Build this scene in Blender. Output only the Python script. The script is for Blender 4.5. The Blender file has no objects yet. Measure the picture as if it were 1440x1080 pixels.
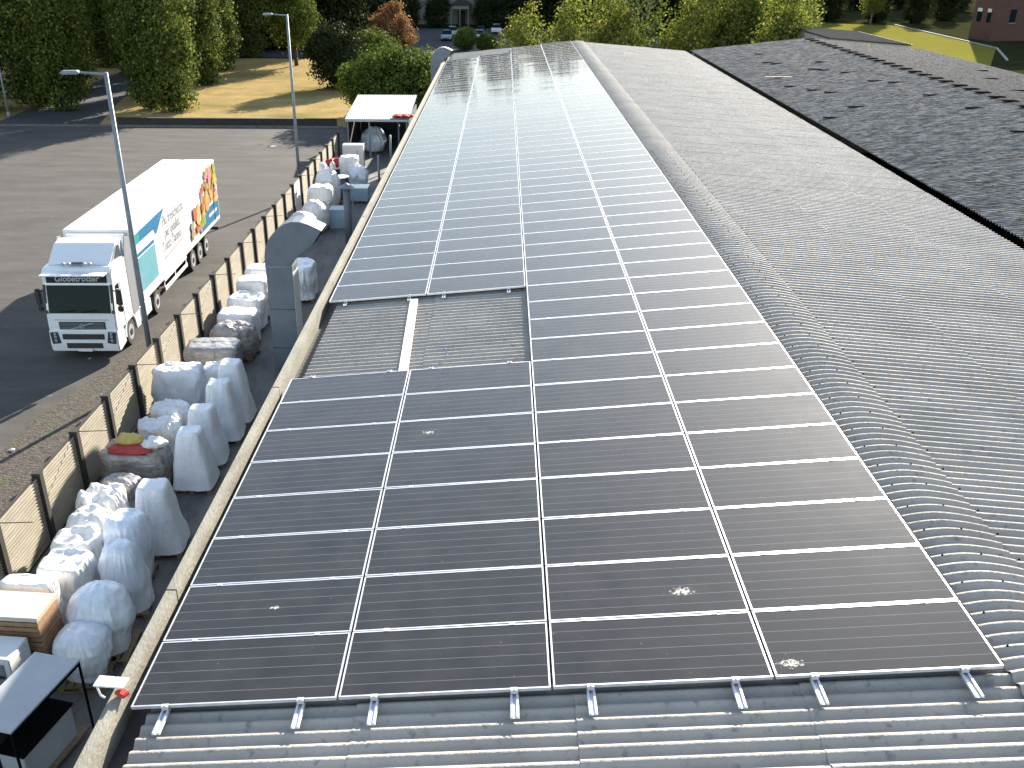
import bpy, bmesh, math, random
from mathutils import Vector, Matrix, noise
R = math.radians
C = bpy.context.scene.collection
scn = bpy.context.scene

# ------------------------------------------------------------------ camera
cam = bpy.data.cameras.new('camera'); cam_o = bpy.data.objects.new('camera', cam); C.objects.link(cam_o)
cam_o.location = (3.6245, -7.3614, 13.49)
cam_o.rotation_euler = (R(90 - 27.819), 0, R(2.184))
cam.sensor_width = 36; cam.lens = 1370.9 / 1440 * 36
cam.shift_x = 70.75 / 1440; cam.shift_y = 105.43 / 1440
cam.clip_start = 0.1; cam.clip_end = 3000
scn.camera = cam_o
# ------------------------------------------------------------------ sky and sun
SUN_EL, SUN_AZ = R(20.5), R(21.0)          # azimuth from +Y towards +X
w = bpy.data.worlds.new('World'); scn.world = w; w.use_nodes = True
nt = w.node_tree
sky = nt.nodes.new('ShaderNodeTexSky'); sky.sky_type = 'NISHITA'; sky.sun_disc = False
sky.sun_elevation = SUN_EL; sky.sun_rotation = SUN_AZ
sky.air_density = 1.0; sky.dust_density = 0.25; sky.ozone_density = 0.6
bg = nt.nodes['Background']; bg.inputs['Strength'].default_value = 0.092
hs = nt.nodes.new('ShaderNodeHueSaturation'); hs.inputs['Saturation'].default_value = 0.82
nt.links.new(sky.outputs[0], hs.inputs['Color']); nt.links.new(hs.outputs[0], bg.inputs[0])
sun = bpy.data.lights.new('sun', 'SUN'); sun_o = bpy.data.objects.new('sun', sun); C.objects.link(sun_o)
sun.energy = 4.3; sun.angle = R(0.6); sun.color = (1.0, 0.92, 0.80)
sd = Vector((math.sin(SUN_AZ) * math.cos(SUN_EL), math.cos(SUN_AZ) * math.cos(SUN_EL), math.sin(SUN_EL)))
sun_o.rotation_euler = sd.to_track_quat('Z', 'Y').to_euler(); sun_o.location = (60, 160, 90)
scn.view_settings.view_transform = 'Standard'; scn.view_settings.look = 'None'
scn.view_settings.exposure = 1.9; scn.view_settings.gamma = 1.0
scn.cycles.max_bounces = 6; scn.cycles.transparent_max_bounces = 8
scn.cycles.caustics_reflective = False; scn.cycles.caustics_refractive = False
scn.cycles.sample_clamp_indirect = 6.0

# ------------------------------------------------------------------ materials
def mat(name, col, rough=0.7, col2=None, scale=4.0, detail=4.0, bump=0.0, bscale=None, metal=0.0, spec=0.5,
        coat=0.0, coat_rough=0.05, stretch=None, trans=0.0, fac=(0.35, 0.65), coords='Object', sss=0.0, alpha=1.0, spots=None):
    m = bpy.data.materials.new(name); m.use_nodes = True
    t = m.node_tree; b = t.nodes['Principled BSDF']
    b.inputs['Roughness'].default_value = rough; b.inputs['Metallic'].default_value = metal
    b.inputs['Specular IOR Level'].default_value = spec
    b.inputs['Coat Weight'].default_value = coat; b.inputs['Coat Roughness'].default_value = coat_rough
    b.inputs['Transmission Weight'].default_value = trans
    b.inputs['Subsurface Weight'].default_value = sss
    b.inputs['Alpha'].default_value = alpha
    b.inputs['Base Color'].default_value = (*col, 1)
    tc = t.nodes.new('ShaderNodeTexCoord'); src = tc.outputs[coords]
    if stretch:
        mp = t.nodes.new('ShaderNodeMapping'); mp.inputs['Scale'].default_value = stretch
        t.links.new(src, mp.inputs[0]); src = mp.outputs[0]
    last = None
    if col2 is not None:
        n = t.nodes.new('ShaderNodeTexNoise'); n.inputs['Scale'].default_value = scale; n.inputs['Detail'].default_value = detail
        n.inputs['Roughness'].default_value = 0.65
        t.links.new(src, n.inputs['Vector'])
        mr = t.nodes.new('ShaderNodeMapRange'); mr.inputs[1].default_value = fac[0]; mr.inputs[2].default_value = fac[1]
        t.links.new(n.outputs['Fac'], mr.inputs[0])
        mx = t.nodes.new('ShaderNodeMix'); mx.data_type = 'RGBA'
        mx.inputs[6].default_value = (*col, 1); mx.inputs[7].default_value = (*col2, 1)
        t.links.new(mr.outputs[0], mx.inputs[0]); last = mx.outputs[2]
        if spots:
            scol, sscale, lo, hi = spots
            n3 = t.nodes.new('ShaderNodeTexNoise'); n3.inputs['Scale'].default_value = sscale; n3.inputs['Detail'].default_value = 3
            t.links.new(src, n3.inputs['Vector'])
            mr3 = t.nodes.new('ShaderNodeMapRange'); mr3.inputs[1].default_value = lo; mr3.inputs[2].default_value = hi
            t.links.new(n3.outputs['Fac'], mr3.inputs[0])
            mx3 = t.nodes.new('ShaderNodeMix'); mx3.data_type = 'RGBA'; mx3.inputs[7].default_value = (*scol, 1)
            t.links.new(last, mx3.inputs[6]); t.links.new(mr3.outputs[0], mx3.inputs[0]); last = mx3.outputs[2]
        t.links.new(last, b.inputs['Base Color'])
    if bump:
        n2 = t.nodes.new('ShaderNodeTexNoise'); n2.inputs['Scale'].default_value = bscale or scale * 3; n2.inputs['Detail'].default_value = 5
        t.links.new(src, n2.inputs['Vector'])
        bp = t.nodes.new('ShaderNodeBump'); bp.inputs['Strength'].default_value = bump; bp.inputs['Distance'].default_value = 0.05
        t.links.new(n2.outputs['Fac'], bp.inputs['Height']); t.links.new(bp.outputs[0], b.inputs['Normal'])
    return m

def leaf_mat(name, c1, c2, c3=None, transl=0.35):
    m = bpy.data.materials.new(name); m.use_nodes = True; t = m.node_tree
    for n in list(t.nodes): t.nodes.remove(n)
    out = t.nodes.new('ShaderNodeOutputMaterial')
    geo = t.nodes.new('ShaderNodeNewGeometry'); ramp = t.nodes.new('ShaderNodeValToRGB')
    ramp.color_ramp.elements[0].color = (*c1, 1); ramp.color_ramp.elements[1].color = (*c2, 1)
    if c3:
        e = ramp.color_ramp.elements.new(0.93); e.color = (*c2, 1); ramp.color_ramp.elements[-1].color = (*c3, 1)
    t.links.new(geo.outputs['Random Per Island'], ramp.inputs[0])
    d = t.nodes.new('ShaderNodeBsdfDiffuse'); tr = t.nodes.new('ShaderNodeBsdfTranslucent')
    gl = t.nodes.new('ShaderNodeBsdfGlossy'); gl.inputs['Roughness'].default_value = 0.45; gl.inputs['Color'].default_value = (0.5, 0.5, 0.5, 1)
    mx = t.nodes.new('ShaderNodeMixShader'); mx.inputs[0].default_value = transl
    mg = t.nodes.new('ShaderNodeMixShader'); mg.inputs[0].default_value = 0.018
    t.links.new(ramp.outputs[0], d.inputs[0]); t.links.new(ramp.outputs[0], tr.inputs[0])
    t.links.new(d.outputs[0], mx.inputs[1]); t.links.new(tr.outputs[0], mx.inputs[2])
    t.links.new(mx.outputs[0], mg.inputs[1]); t.links.new(gl.outputs[0], mg.inputs[2])
    t.links.new(mg.outputs[0], out.inputs[0])
    return m

M = {}
M['soil'] = mat('soil', (0.045, 0.045, 0.02), 0.95, (0.03, 0.034, 0.014), 0.3, 6, spec=0.0)
M['asphalt'] = mat('asphalt', (0.106, 0.094, 0.083), 0.9, (0.055, 0.050, 0.046), 0.8, 12, bump=0.35, bscale=40, stretch=(.3, 1, 1), fac=(.3, .72), spec=0.25, spots=((0.14, 0.13, 0.12), 6.0, 0.66, 0.72))
M['verge'] = mat('verge', (0.042, 0.033, 0.025), 0.95, (0.10, 0.08, 0.06), 5, 12, bump=1.0, bscale=12, fac=(.4,.62), spots=((0.06, 0.075, 0.03), 1.2, 0.58, 0.7))
M['dark_asphalt'] = mat('dark_asphalt', (0.05, 0.05, 0.052), 0.9, (0.035, 0.035, 0.037), 0.5, 6)
M['alley'] = mat('alley_concrete', (0.19, 0.18, 0.165), 0.85, (0.09, 0.088, 0.082), 0.7, 8, bump=0.3, bscale=9, stretch=(2.0, 0.7, 1))
M['dry_grass'] = mat('dry_grass', (0.40, 0.29, 0.13), 0.95, (0.28, 0.215, 0.095), 0.5, 10, bump=1.0, bscale=4, spec=0.0, spots=((0.13, 0.125, 0.035), 0.10, 0.5, 0.8))
M['green_grass'] = mat('green_grass', (0.17, 0.17, 0.03), 1.0, (0.21, 0.18, 0.045), 0.2, 6, spec=0.0)
M['concrete'] = mat('parapet_concrete', (0.29, 0.27, 0.215), 0.85, (0.19, 0.175, 0.135), 2.5, 8, bump=0.3, bscale=25, stretch=(2, .5, 1))
M['fibre'] = mat('fibre_cement', (0.43, 0.392, 0.34), 0.75, (0.33, 0.302, 0.262), 0.8, 9, bump=0.25, bscale=30, spec=0.22, spots=((0.22, 0.215, 0.195), 9.0, 0.60, 0.74))
M['fibre_dark'] = mat('weathered_dark_fibre_cement', (0.29, 0.272, 0.245), 0.9, (0.095, 0.091, 0.085), 3.2, 12, bump=0.6, bscale=6, spec=0.08, stretch=(.6, 4.2, 1), fac=(.42, .57), spots=((0.26, 0.255, 0.24), 2.4, 0.60, 0.72))
M['black'] = mat('black', (0.008, 0.008, 0.009), 0.9, spec=0.0)
M['gutter'] = mat('dark_gutter_metal', (0.03, 0.03, 0.032), 0.6, (0.05, 0.045, 0.04), 3)
M['wall'] = mat('rendered_wall', (0.42, 0.40, 0.36), 0.9, (0.34, 0.32, 0.28), 1.2, 6)
M['alu'] = mat('anodised_aluminium', (0.74, 0.74, 0.75), 0.42, (0.62, 0.62, 0.64), 6, metal=0.5)
M['galv'] = mat('galvanised_steel', (0.23, 0.26, 0.29), 0.55, (0.17, 0.195, 0.22), 3, metal=0.2)
M['duct'] = mat('duct_sheet_metal', (0.165, 0.19, 0.22), 0.6, (0.125, 0.148, 0.172), 1.5, 6, metal=0.1, bump=.1, bscale=3)
M['white_paint'] = mat('white_paint', (0.80, 0.79, 0.77), 0.35, (0.74, 0.73, 0.70), 2)
M['truck_white'] = mat('truck_white_paint', (0.80, 0.80, 0.80), 0.28, (0.76, 0.755, 0.74), 1.5, coat=0.4)
M['trailer_white'] = mat('trailer_white_panel', (0.80, 0.78, 0.745), 0.4, (0.74, 0.72, 0.68), 0.9)
M['glass'] = mat('dark_windscreen', (0.008, 0.020, 0.024), 0.1, spec=0.06)
M['rubber'] = mat('rubber', (0.02, 0.02, 0.02), 0.8, (0.03, 0.028, 0.026), 6)
M['plastic_dark'] = mat('dark_plastic', (0.025, 0.027, 0.03), 0.55)
M['grey_plastic'] = mat('grey_plastic', (0.22, 0.23, 0.25), 0.55)
M['rim'] = mat('steel_rim', (0.5, 0.5, 0.52), 0.45, metal=0.5)
M['lamp_glass'] = mat('headlamp_glass', (0.30, 0.33, 0.36), 0.12, spec=0.8)
M['navy'] = mat('visor_navy', (0.012, 0.022, 0.035), 0.25)
M['lettering'] = mat('pale_lettering', (0.45, 0.48, 0.52), 0.5)
M['ink'] = mat('dark_grey_ink', (0.20, 0.21, 0.25), 0.6)
M['blue'] = mat('print_blue', (0.01, 0.14, 0.28), 0.45)
M['cyan'] = mat('print_cyan', (0.11, 0.31, 0.37), 0.45, (0.15, 0.35, 0.41), 1.5)
M['teal'] = mat('print_teal', (0.02, 0.26, 0.24), 0.45)
M['green'] = mat('print_green', (0.30, 0.36, 0.05), 0.45, (0.20, 0.28, 0.04), 4)
M['orange'] = mat('print_orange', (0.52, 0.20, 0.045), 0.45, (0.55, 0.32, 0.10), 4)
M['yellow'] = mat('print_yellow', (0.55, 0.40, 0.10), 0.45, (0.56, 0.33, 0.08), 4)
M['red'] = mat('print_red', (0.42, 0.04, 0.04), 0.45, (0.46, 0.13, 0.07), 4)
M['brown'] = mat('print_brown', (0.28, 0.18, 0.12), 0.5, (0.36, 0.30, 0.24), 4)
M['pink'] = mat('print_pink', (0.62, 0.20, 0.28), 0.45)
M['fence'] = mat('fence_concrete', (0.325, 0.288, 0.22), 0.9, (0.235, 0.208, 0.155), 1.6, 8, bump=0.3, bscale=20, stretch=(1, .5, 2.2), spots=((0.16, 0.15, 0.10), 2.0, 0.6, 0.75))
M['fence_white'] = mat('fence_concrete_new', (0.72, 0.70, 0.66), 0.9, (0.6, 0.58, 0.54), 2)
M['post'] = mat('fence_post_dark', (0.03, 0.026, 0.021), 0.95, (0.045, 0.04, 0.032), 3)
M['wood'] = mat('pallet_wood', (0.25, 0.18, 0.11), 0.85, (0.15, 0.11, 0.07), 5, stretch=(1, 6, 6))
M['board'] = mat('cream_board', (0.62, 0.55, 0.45), 0.6, (0.55, 0.48, 0.38), 1.5)
M['board_edge'] = mat('board_edge', (0.42, 0.25, 0.13), 0.8, (0.30, 0.18, 0.10), 8)
def wrap(name, a, b, rough=0.32, st=(1, 1, 4), bs=7, bu=0.5):
    return mat(name, a, rough, b, 3.0, 8, bump=bu, bscale=bs, spec=0.7, stretch=st, sss=0.0)
M['wrap_white'] = wrap('white_shrink_wrap', (0.88, 0.88, 0.87), (0.80, 0.81, 0.82), 0.3, (1.2, 1.2, 7), 8)
M['wrap_film'] = wrap('milky_plastic_hood', (0.84, 0.87, 0.90), (0.77, 0.81, 0.85), 0.16, (2.2, 2.2, .8), 6, 0.35)
M['wrap_bag'] = wrap('white_bag_plastic', (0.88, 0.87, 0.84), (0.78, 0.76, 0.72), 0.32, (2.5, 2.5, .9), 7)
M['wrap_clear'] = wrap('clear_wrap_over_brown', (0.26, 0.21, 0.165), (0.48, 0.45, 0.41), 0.2, (1, 1, 3), 6)
M['wrap_grey'] = wrap('clear_wrap_over_grey', (0.42, 0.41, 0.39), (0.24, 0.22, 0.20), 0.2, (1, 1, 3), 6)
M['red_cloth'] = mat('red_plastic', (0.42, 0.03, 0.02), 0.6, (0.5, 0.06, 0.04), 6)
M['yellow_cloth'] = mat('yellow_sack', (0.52, 0.38, 0.06), 0.7, (0.6, 0.5, 0.2), 6)
M['pale_blue'] = mat('pale_blue_plastic', (0.34, 0.44, 0.52), 0.5, (0.28, 0.38, 0.46), 2)
M['grey_panel'] = mat('grey_top_panel', (0.42, 0.44, 0.45), 0.45, (0.36, 0.37, 0.38), 1.0, 6)
M['bark'] = mat('bark', (0.09, 0.07, 0.05), 0.95, (0.05, 0.04, 0.03), 6, bump=0.6, stretch=(3, 3, .6))
M['pale_bark'] = mat('pale_bark', (0.22, 0.19, 0.16), 0.95, (0.12, 0.10, 0.085), 6)
M['brick'] = mat('red_brick_wall', (0.135, 0.068, 0.052), 0.95, (0.105, 0.055, 0.043), 1.2, 6)
M['plaster'] = mat('pale_plaster', (0.30, 0.275, 0.22), 0.95, (0.23, 0.21, 0.17), 0.4, 6)
M['roof_tile'] = mat('dark_roof_tile', (0.05, 0.045, 0.045), 0.8)
M['kerb'] = mat('kerb_stone', (0.42, 0.40, 0.36), 0.9, (0.32, 0.30, 0.27), 2)
M['dark_kerb'] = mat('weathered_kerb', (0.16, 0.15, 0.135), 0.95, (0.10, 0.095, 0.085), 2)
M['car_blue'] = mat('pale_blue_car_paint', (0.30, 0.45, 0.58), 0.25, coat=0.6)
M['car_white'] = mat('white_car_paint', (0.72, 0.73, 0.74), 0.25, coat=0.6)
M['car_dark'] = mat('dark_blue_car_paint', (0.02, 0.03, 0.07), 0.25, coat=0.6)
M['shed_roof'] = mat('white_sheet_roof', (0.60, 0.58, 0.56), 0.8, (0.46, 0.45, 0.43), 1.2, spec=.2)
M['shed_side'] = mat('shed_dark_side', (0.06, 0.06, 0.06), 0.8, (0.04, 0.04, 0.04), 2)
M['dropping'] = mat('dried_dropping', (0.55, 0.52, 0.46), 0.9, (0.4, 0.38, 0.33), 30)
def splat():
    m = M['dropping']; t = m.node_tree; b = t.nodes['Principled BSDF']; N = t.nodes.new; L = t.links.new
    tc = N('ShaderNodeTexCoord'); gr = N('ShaderNodeTexGradient'); gr.gradient_type = 'SPHERICAL'
    mp = N('ShaderNodeMapping'); mp.inputs['Location'].default_value = (-1, -1, 0); mp.inputs['Scale'].default_value = (2, 2, 0)
    L(tc.outputs['Generated'], mp.inputs[0]); L(mp.outputs[0], gr.inputs[0])
    n = N('ShaderNodeTexNoise'); n.inputs['Scale'].default_value = 26; n.inputs['Detail'].default_value = 5; n.inputs['Roughness'].default_value = .7
    L(tc.outputs['Object'], n.inputs['Vector'])
    ad = N('ShaderNodeMath'); ad.operation = 'MULTIPLY_ADD'; ad.inputs[1].default_value = 0.42; L(gr.outputs['Fac'], ad.inputs[0]); L(n.outputs['Fac'], ad.inputs[2])
    mr = N('ShaderNodeMapRange'); mr.inputs[1].default_value = .78; mr.inputs[2].default_value = .84; L(ad.outputs[0], mr.inputs[0]); L(mr.outputs[0], b.inputs['Alpha'])
splat()
M['yellow_tape'] = mat('blue_cable', (0.04, 0.05, 0.25), 0.6)

# solar glass: six cell rows, fine bus lines, dust film, broad glare lobe under a smooth glass coat
def solar_mat():
    m = bpy.data.materials.new('solar_glass'); m.use_nodes = True; t = m.node_tree; b = t.nodes['Principled BSDF']
    N = t.nodes.new; L = t.links.new
    tc = N('ShaderNodeTexCoord'); sx = N('ShaderNodeSeparateXYZ'); L(tc.outputs['Object'], sx.inputs[0])
    def math_(op, a, bval=None, c=None):
        n = N('ShaderNodeMath'); n.operation = op
        for i, v in enumerate((a, bval, c)):
            if v is None: continue
            if isinstance(v, (int, float)): n.inputs[i].default_value = v
            else: L(v, n.inputs[i])
        return n.outputs[0]
    def lines(coord, pitch, width, off=0.0):
        v = math_('ADD', coord, off); v = math_('DIVIDE', v, pitch); v = math_('FRACT', v)
        v = math_('SUBTRACT', v, 0.5); v = math_('ABSOLUTE', v)
        return math_('GREATER_THAN', v, 0.5 - width / pitch / 2)
    gap = lines(sx.outputs[1], 0.168, 0.0045, 0.0)      # five gaps between the six cell rows
    fine = lines(sx.outputs[1], 0.0336, 0.0012, 0.0168)
    half = lines(sx.outputs[0], 2.2, 0.010, 1.1)
    oi = N('ShaderNodeObjectInfo')
    nz = N('ShaderNodeTexNoise'); nz.noise_dimensions = '4D'; nz.inputs['Scale'].default_value = 2.2; nz.inputs['Detail'].default_value = 6
    L(tc.outputs['Object'], nz.inputs['Vector']); w4 = math_('MULTIPLY', oi.outputs['Random'], 57.0); L(w4, nz.inputs['W'])
    nz2 = N('ShaderNodeTexNoise'); nz2.noise_dimensions = '4D'; nz2.inputs['Scale'].default_value = 34; nz2.inputs['Detail'].default_value = 2
    L(tc.outputs['Object'], nz2.inputs['Vector']); L(w4, nz2.inputs['W'])
    speck = N('ShaderNodeMapRange'); speck.inputs[1].default_value = 0.74; speck.inputs[2].default_value = 0.79; L(nz2.outputs['Fac'], speck.inputs[0])
    dust = N('ShaderNodeMapRange'); dust.inputs[1].default_value = 0.3; dust.inputs[2].default_value = 0.75
    dust.inputs[3].default_value = 0.06; dust.inputs[4].default_value = 0.24; L(nz.outputs['Fac'], dust.inputs[0])
    def mixc(f, a, c):
        n = N('ShaderNodeMix'); n.data_type = 'RGBA'
        if isinstance(f, float): n.inputs[0].default_value = f
        else: L(f, n.inputs[0])
        for i, v in ((6, a), (7, c)):
            if isinstance(v, tuple): n.inputs[i].default_value = (*v, 1)
            else: L(v, n.inputs[i])
        return n.outputs[2]
    c = (0.011, 0.010, 0.009)
    c = mixc(math_('MULTIPLY', fine, 0.05), c, (0.30, 0.31, 0.32))
    c = mixc(math_('MULTIPLY', gap, 0.5), c, (0.42, 0.43, 0.44))
    c = mixc(math_('MULTIPLY', half, 0.25), c, (0.30, 0.31, 0.32))
    c = mixc(dust.outputs[0], c, (0.12, 0.108, 0.092))
    c = mixc(math_('MULTIPLY', speck.outputs[0], 0.45), c, (0.42, 0.40, 0.36))
    L(c, b.inputs['Base Color'])
    rr = math_('MULTIPLY_ADD', nz.outputs['Fac'], 0.2, 0.45)
    L(rr, b.inputs['Roughness']); b.inputs['Specular IOR Level'].default_value = 0.010
    b.inputs['Coat Weight'].default_value = 0.46; b.inputs['Coat Roughness'].default_value = 0.06; b.inputs['Coat IOR'].default_value = 1.95
    return m
M['solar'] = solar_mat()

# ------------------------------------------------------------------ mesh helpers
class MB:
    def __init__(s): s.v = []; s.f = []
    def add(s, vs, fs, mtx=None):
        o = len(s.v)
        for p in vs:
            p = Vector(p); s.v.append(tuple(mtx @ p) if mtx else tuple(p))
        s.f += [tuple(i + o for i in f) for f in fs]; return s
    def box(s, c, d, rz=0.0, mtx=None, taper=1.0):
        x, y, z = d[0] / 2, d[1] / 2, d[2] / 2; q = taper
        vs = [(-x, -y, -z), (x, -y, -z), (x, y, -z), (-x, y, -z), (-x * q, -y * q, z), (x * q, -y * q, z), (x * q, y * q, z), (-x * q, y * q, z)]
        m = Matrix.Translation(c) @ Matrix.Rotation(rz, 4, 'Z')
        if mtx: m = mtx @ m
        return s.add(vs, [(3, 2, 1, 0), (4, 5, 6, 7), (0, 1, 5, 4), (1, 2, 6, 5), (2, 3, 7, 6), (3, 0, 4, 7)], m)
    def cyl(s, p0, p1, r0, r1=None, n=12, caps=True):
        r1 = r0 if r1 is None else r1
        p0 = Vector(p0); p1 = Vector(p1); q = (p1 - p0).to_track_quat('Z', 'Y').to_matrix()
        vs = []
        for p, r in ((p0, r0), (p1, r1)):
            for i in range(n):
                a = 2 * math.pi * i / n; vs.append(p + q @ Vector((r * math.cos(a), r * math.sin(a), 0)))
        fs = [(i, (i + 1) % n, n + (i + 1) % n, n + i) for i in range(n)]
        if caps: fs += [tuple(range(n - 1, -1, -1)), tuple(range(n, 2 * n))]
        return s.add(vs, fs)
    def tube(s, pts, r, n=8):
        for a, b in zip(pts[:-1], pts[1:]): s.cyl(a, b, r, r, n)
        return s
    def prism(s, poly, axis, a, b):
        # poly of 2D points extruded along axis ('x','y','z') from a to b
        def P(u, v, t): return {'x': (t, u, v), 'y': (u, t, v), 'z': (u, v, t)}[axis]
        n = len(poly); vs = [P(u, v, a) for u, v in poly] + [P(u, v, b) for u, v in poly]
        fs = [(i, (i + 1) % n, n + (i + 1) % n, n + i) for i in range(n)] + [tuple(range(n - 1, -1, -1)), tuple(range(n, 2 * n))]
        return s.add(vs, fs)
    def grid(s, fn, nu, nv, closed_u=False):
        o = []
        for j in range(nv + 1):
            for i in range(nu + (0 if closed_u else 1)): o.append(fn(i / nu, j / nv))
        k = nu if closed_u else nu + 1; fs = []
        for j in range(nv):
            for i in range(nu):
                i2 = (i + 1) % k if closed_u else i + 1
                fs.append((j * k + i, j * k + i2, (j + 1) * k + i2, (j + 1) * k + i))
        return s.add(o, fs)
    def mesh(s, name, smooth=False, bevel=0.0, fixn=True):
        me = bpy.data.meshes.new(name); me.from_pydata(s.v, [], s.f); me.update()
        if fixn or bevel:
            bm = bmesh.new(); bm.from_mesh(me)
            if bevel:
                bmesh.ops.remove_doubles(bm, verts=bm.verts, dist=1e-5)
            if fixn: bmesh.ops.recalc_face_normals(bm, faces=bm.faces)
            if bevel:
                es = [e for e in bm.edges if len(e.link_faces) == 2 and e.calc_face_angle(0) > 0.5]
                bmesh.ops.bevel(bm, geom=es, offset=bevel, segments=2, affect='EDGES', clamp_overlap=True)
            bm.to_mesh(me); bm.free()
        if smooth:
            for p in me.polygons: p.use_smooth = True
        return me
    def obj(s, name, m, parent=None, smooth=False, bevel=0.0, fixn=True, label=None):
        me = s.mesh(name, smooth, bevel, fixn); me.materials.append(M[m] if isinstance(m, str) else m)
        o = bpy.data.objects.new(name, me); C.objects.link(o)
        if parent: o.parent = parent
        if label: o['label'] = label
        return o

def tag(o, label, cat, group=None):
    o['label'] = label; o['category'] = cat
    if group: o['group'] = group
    return o
def empty(name, loc, rz, label, cat, group=None):
    o = bpy.data.objects.new(name, None); o.empty_display_size = 0.3; C.objects.link(o)
    o.location = loc; o.rotation_euler = (0, 0, rz); return tag(o, label, cat, group)
def struct(o): o['kind'] = 'structure'; return o
def dup(root, loc, rz=None, label=None, scale=None):
    r = root.copy(); C.objects.link(r); r.location = loc
    if rz is not None: r.rotation_euler = (0, 0, rz)
    if scale: r.scale = scale
    if label: r['label'] = label
    for ch in list(root.children):
        c = ch.copy(); C.objects.link(c); c.parent = r
        for g in list(ch.children):
            d = g.copy(); C.objects.link(d); d.parent = c
    return r
def text_mesh(body, size, extrude=0.003, shear=0.0, bold=0.0):
    cu = bpy.data.curves.new('lettering', 'FONT'); cu.body = body; cu.size = size; cu.extrude = extrude; cu.shear = shear
    cu.align_x = 'CENTER'; cu.align_y = 'CENTER'; cu.offset = bold
    o = bpy.data.objects.new('lettering', cu); C.objects.link(o)
    dg = bpy.context.evaluated_depsgraph_get(); me = bpy.data.meshes.new_from_object(o.evaluated_get(dg))
    bpy.data.objects.remove(o); return me
def text_obj(name, body, size, m, parent, mtx, shear=0.0, bold=0.0):
    me = text_mesh(body, size, 0.003, shear, bold); me.transform(mtx); me.materials.clear(); me.materials.append(M[m])
    o = bpy.data.objects.new(name, me); C.objects.link(o); o.parent = parent; return o
ORD = ['first', 'second', 'third', 'fourth', 'fifth', 'sixth', 'seventh', 'eighth', 'ninth', 'tenth', 'eleventh', 'twelfth', 'thirteenth',
       'fourteenth', 'fifteenth', 'sixteenth', 'seventeenth', 'eighteenth', 'nineteenth', 'twentieth']
TENS = {2: 'twenty', 3: 'thirty', 4: 'forty', 5: 'fifty', 6: 'sixty'}
def ordinal(n):
    if n <= 20: return ORD[n - 1]
    if n % 10 == 0: return {30: 'thirtieth', 40: 'fortieth', 50: 'fiftieth', 60: 'sixtieth'}[n]
    return TENS[n // 10] + '-' + ORD[n % 10 - 1]

# ------------------------------------------------------------------ ground
def sheet(name, poly, z, m):
    return struct(MB().add([(x, y, z) for x, y in poly], [tuple(range(len(poly)))]).obj(name, m, fixn=False))
sheet('ground', [(-900, -300), (900, -300), (900, 1500), (-900, 1500)], 0.0, 'soil')
sheet('asphalt_lot', [(-95, -30), (-7.7, -30), (-7.7, 76.6), (-95, 76.6)], 0.004, 'asphalt')
sheet('verge', [(-11.6, -30), (-7.75, -30), (-7.75, 62), (-8.6, 62), (-9.0, 40), (-9.8, 28), (-11.2, 20)], 0.008, 'verge')
sheet('alley_floor', [(-7.6, -30), (-0.3, -30), (-0.3, 72), (-7.6, 72)], 0.004, 'alley')
sheet('lawn', [(-95, 77.0), (-2, 77.0), (-2, 108), (-10, 132), (-95, 132)], 0.004, 'dry_grass')
sheet('footpath', [(-39.5, 77.0), (-30.2, 77.0), (-33.6, 92), (-36, 110), (-39, 131), (-43, 131), (-41.5, 108)], 0.008, 'dark_asphalt')
sheet('parking_road', [(-40, 134), (30, 134), (30, 186), (-40, 186)], 0.004, 'dark_asphalt')
sheet('green_lawn', [(62, 120), (76.0, 150), (77.5, 196), (60, 205), (60, 120)], 0.006, 'green_grass')
kb = MB(); kb.box((-52, 76.8, 0.06), (85.0, 0.3, 0.12)); struct(kb.obj('kerb', 'dark_kerb'))
kb = MB()
for (x0, y0), (x1, y1) in (((77.8, 197), (76.1, 150)), ((76.1, 150), (70, 133))):
    d = Vector((x1 - x0, y1 - y0, 0)); kb.box(((x0 + x1) / 2, (y0 + y1) / 2, 0.08), (0.25, d.length, 0.16), math.atan2(-d.x, d.y))
struct(kb.obj('lawn_kerb', 'kerb'))
t = empty('low_wall', (-19.4, 77.6, 0), 0, 'low dark wall along the edge of the dry yellow lawn', 'wall')
MB().box((0, 0, 0.28), (18.6, 0.25, 0.56)).obj('wall_body', 'post', t)
MB().box((0, 0, 0.58), (18.6, 0.32, 0.05)).obj('coping', 'post', t)

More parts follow.
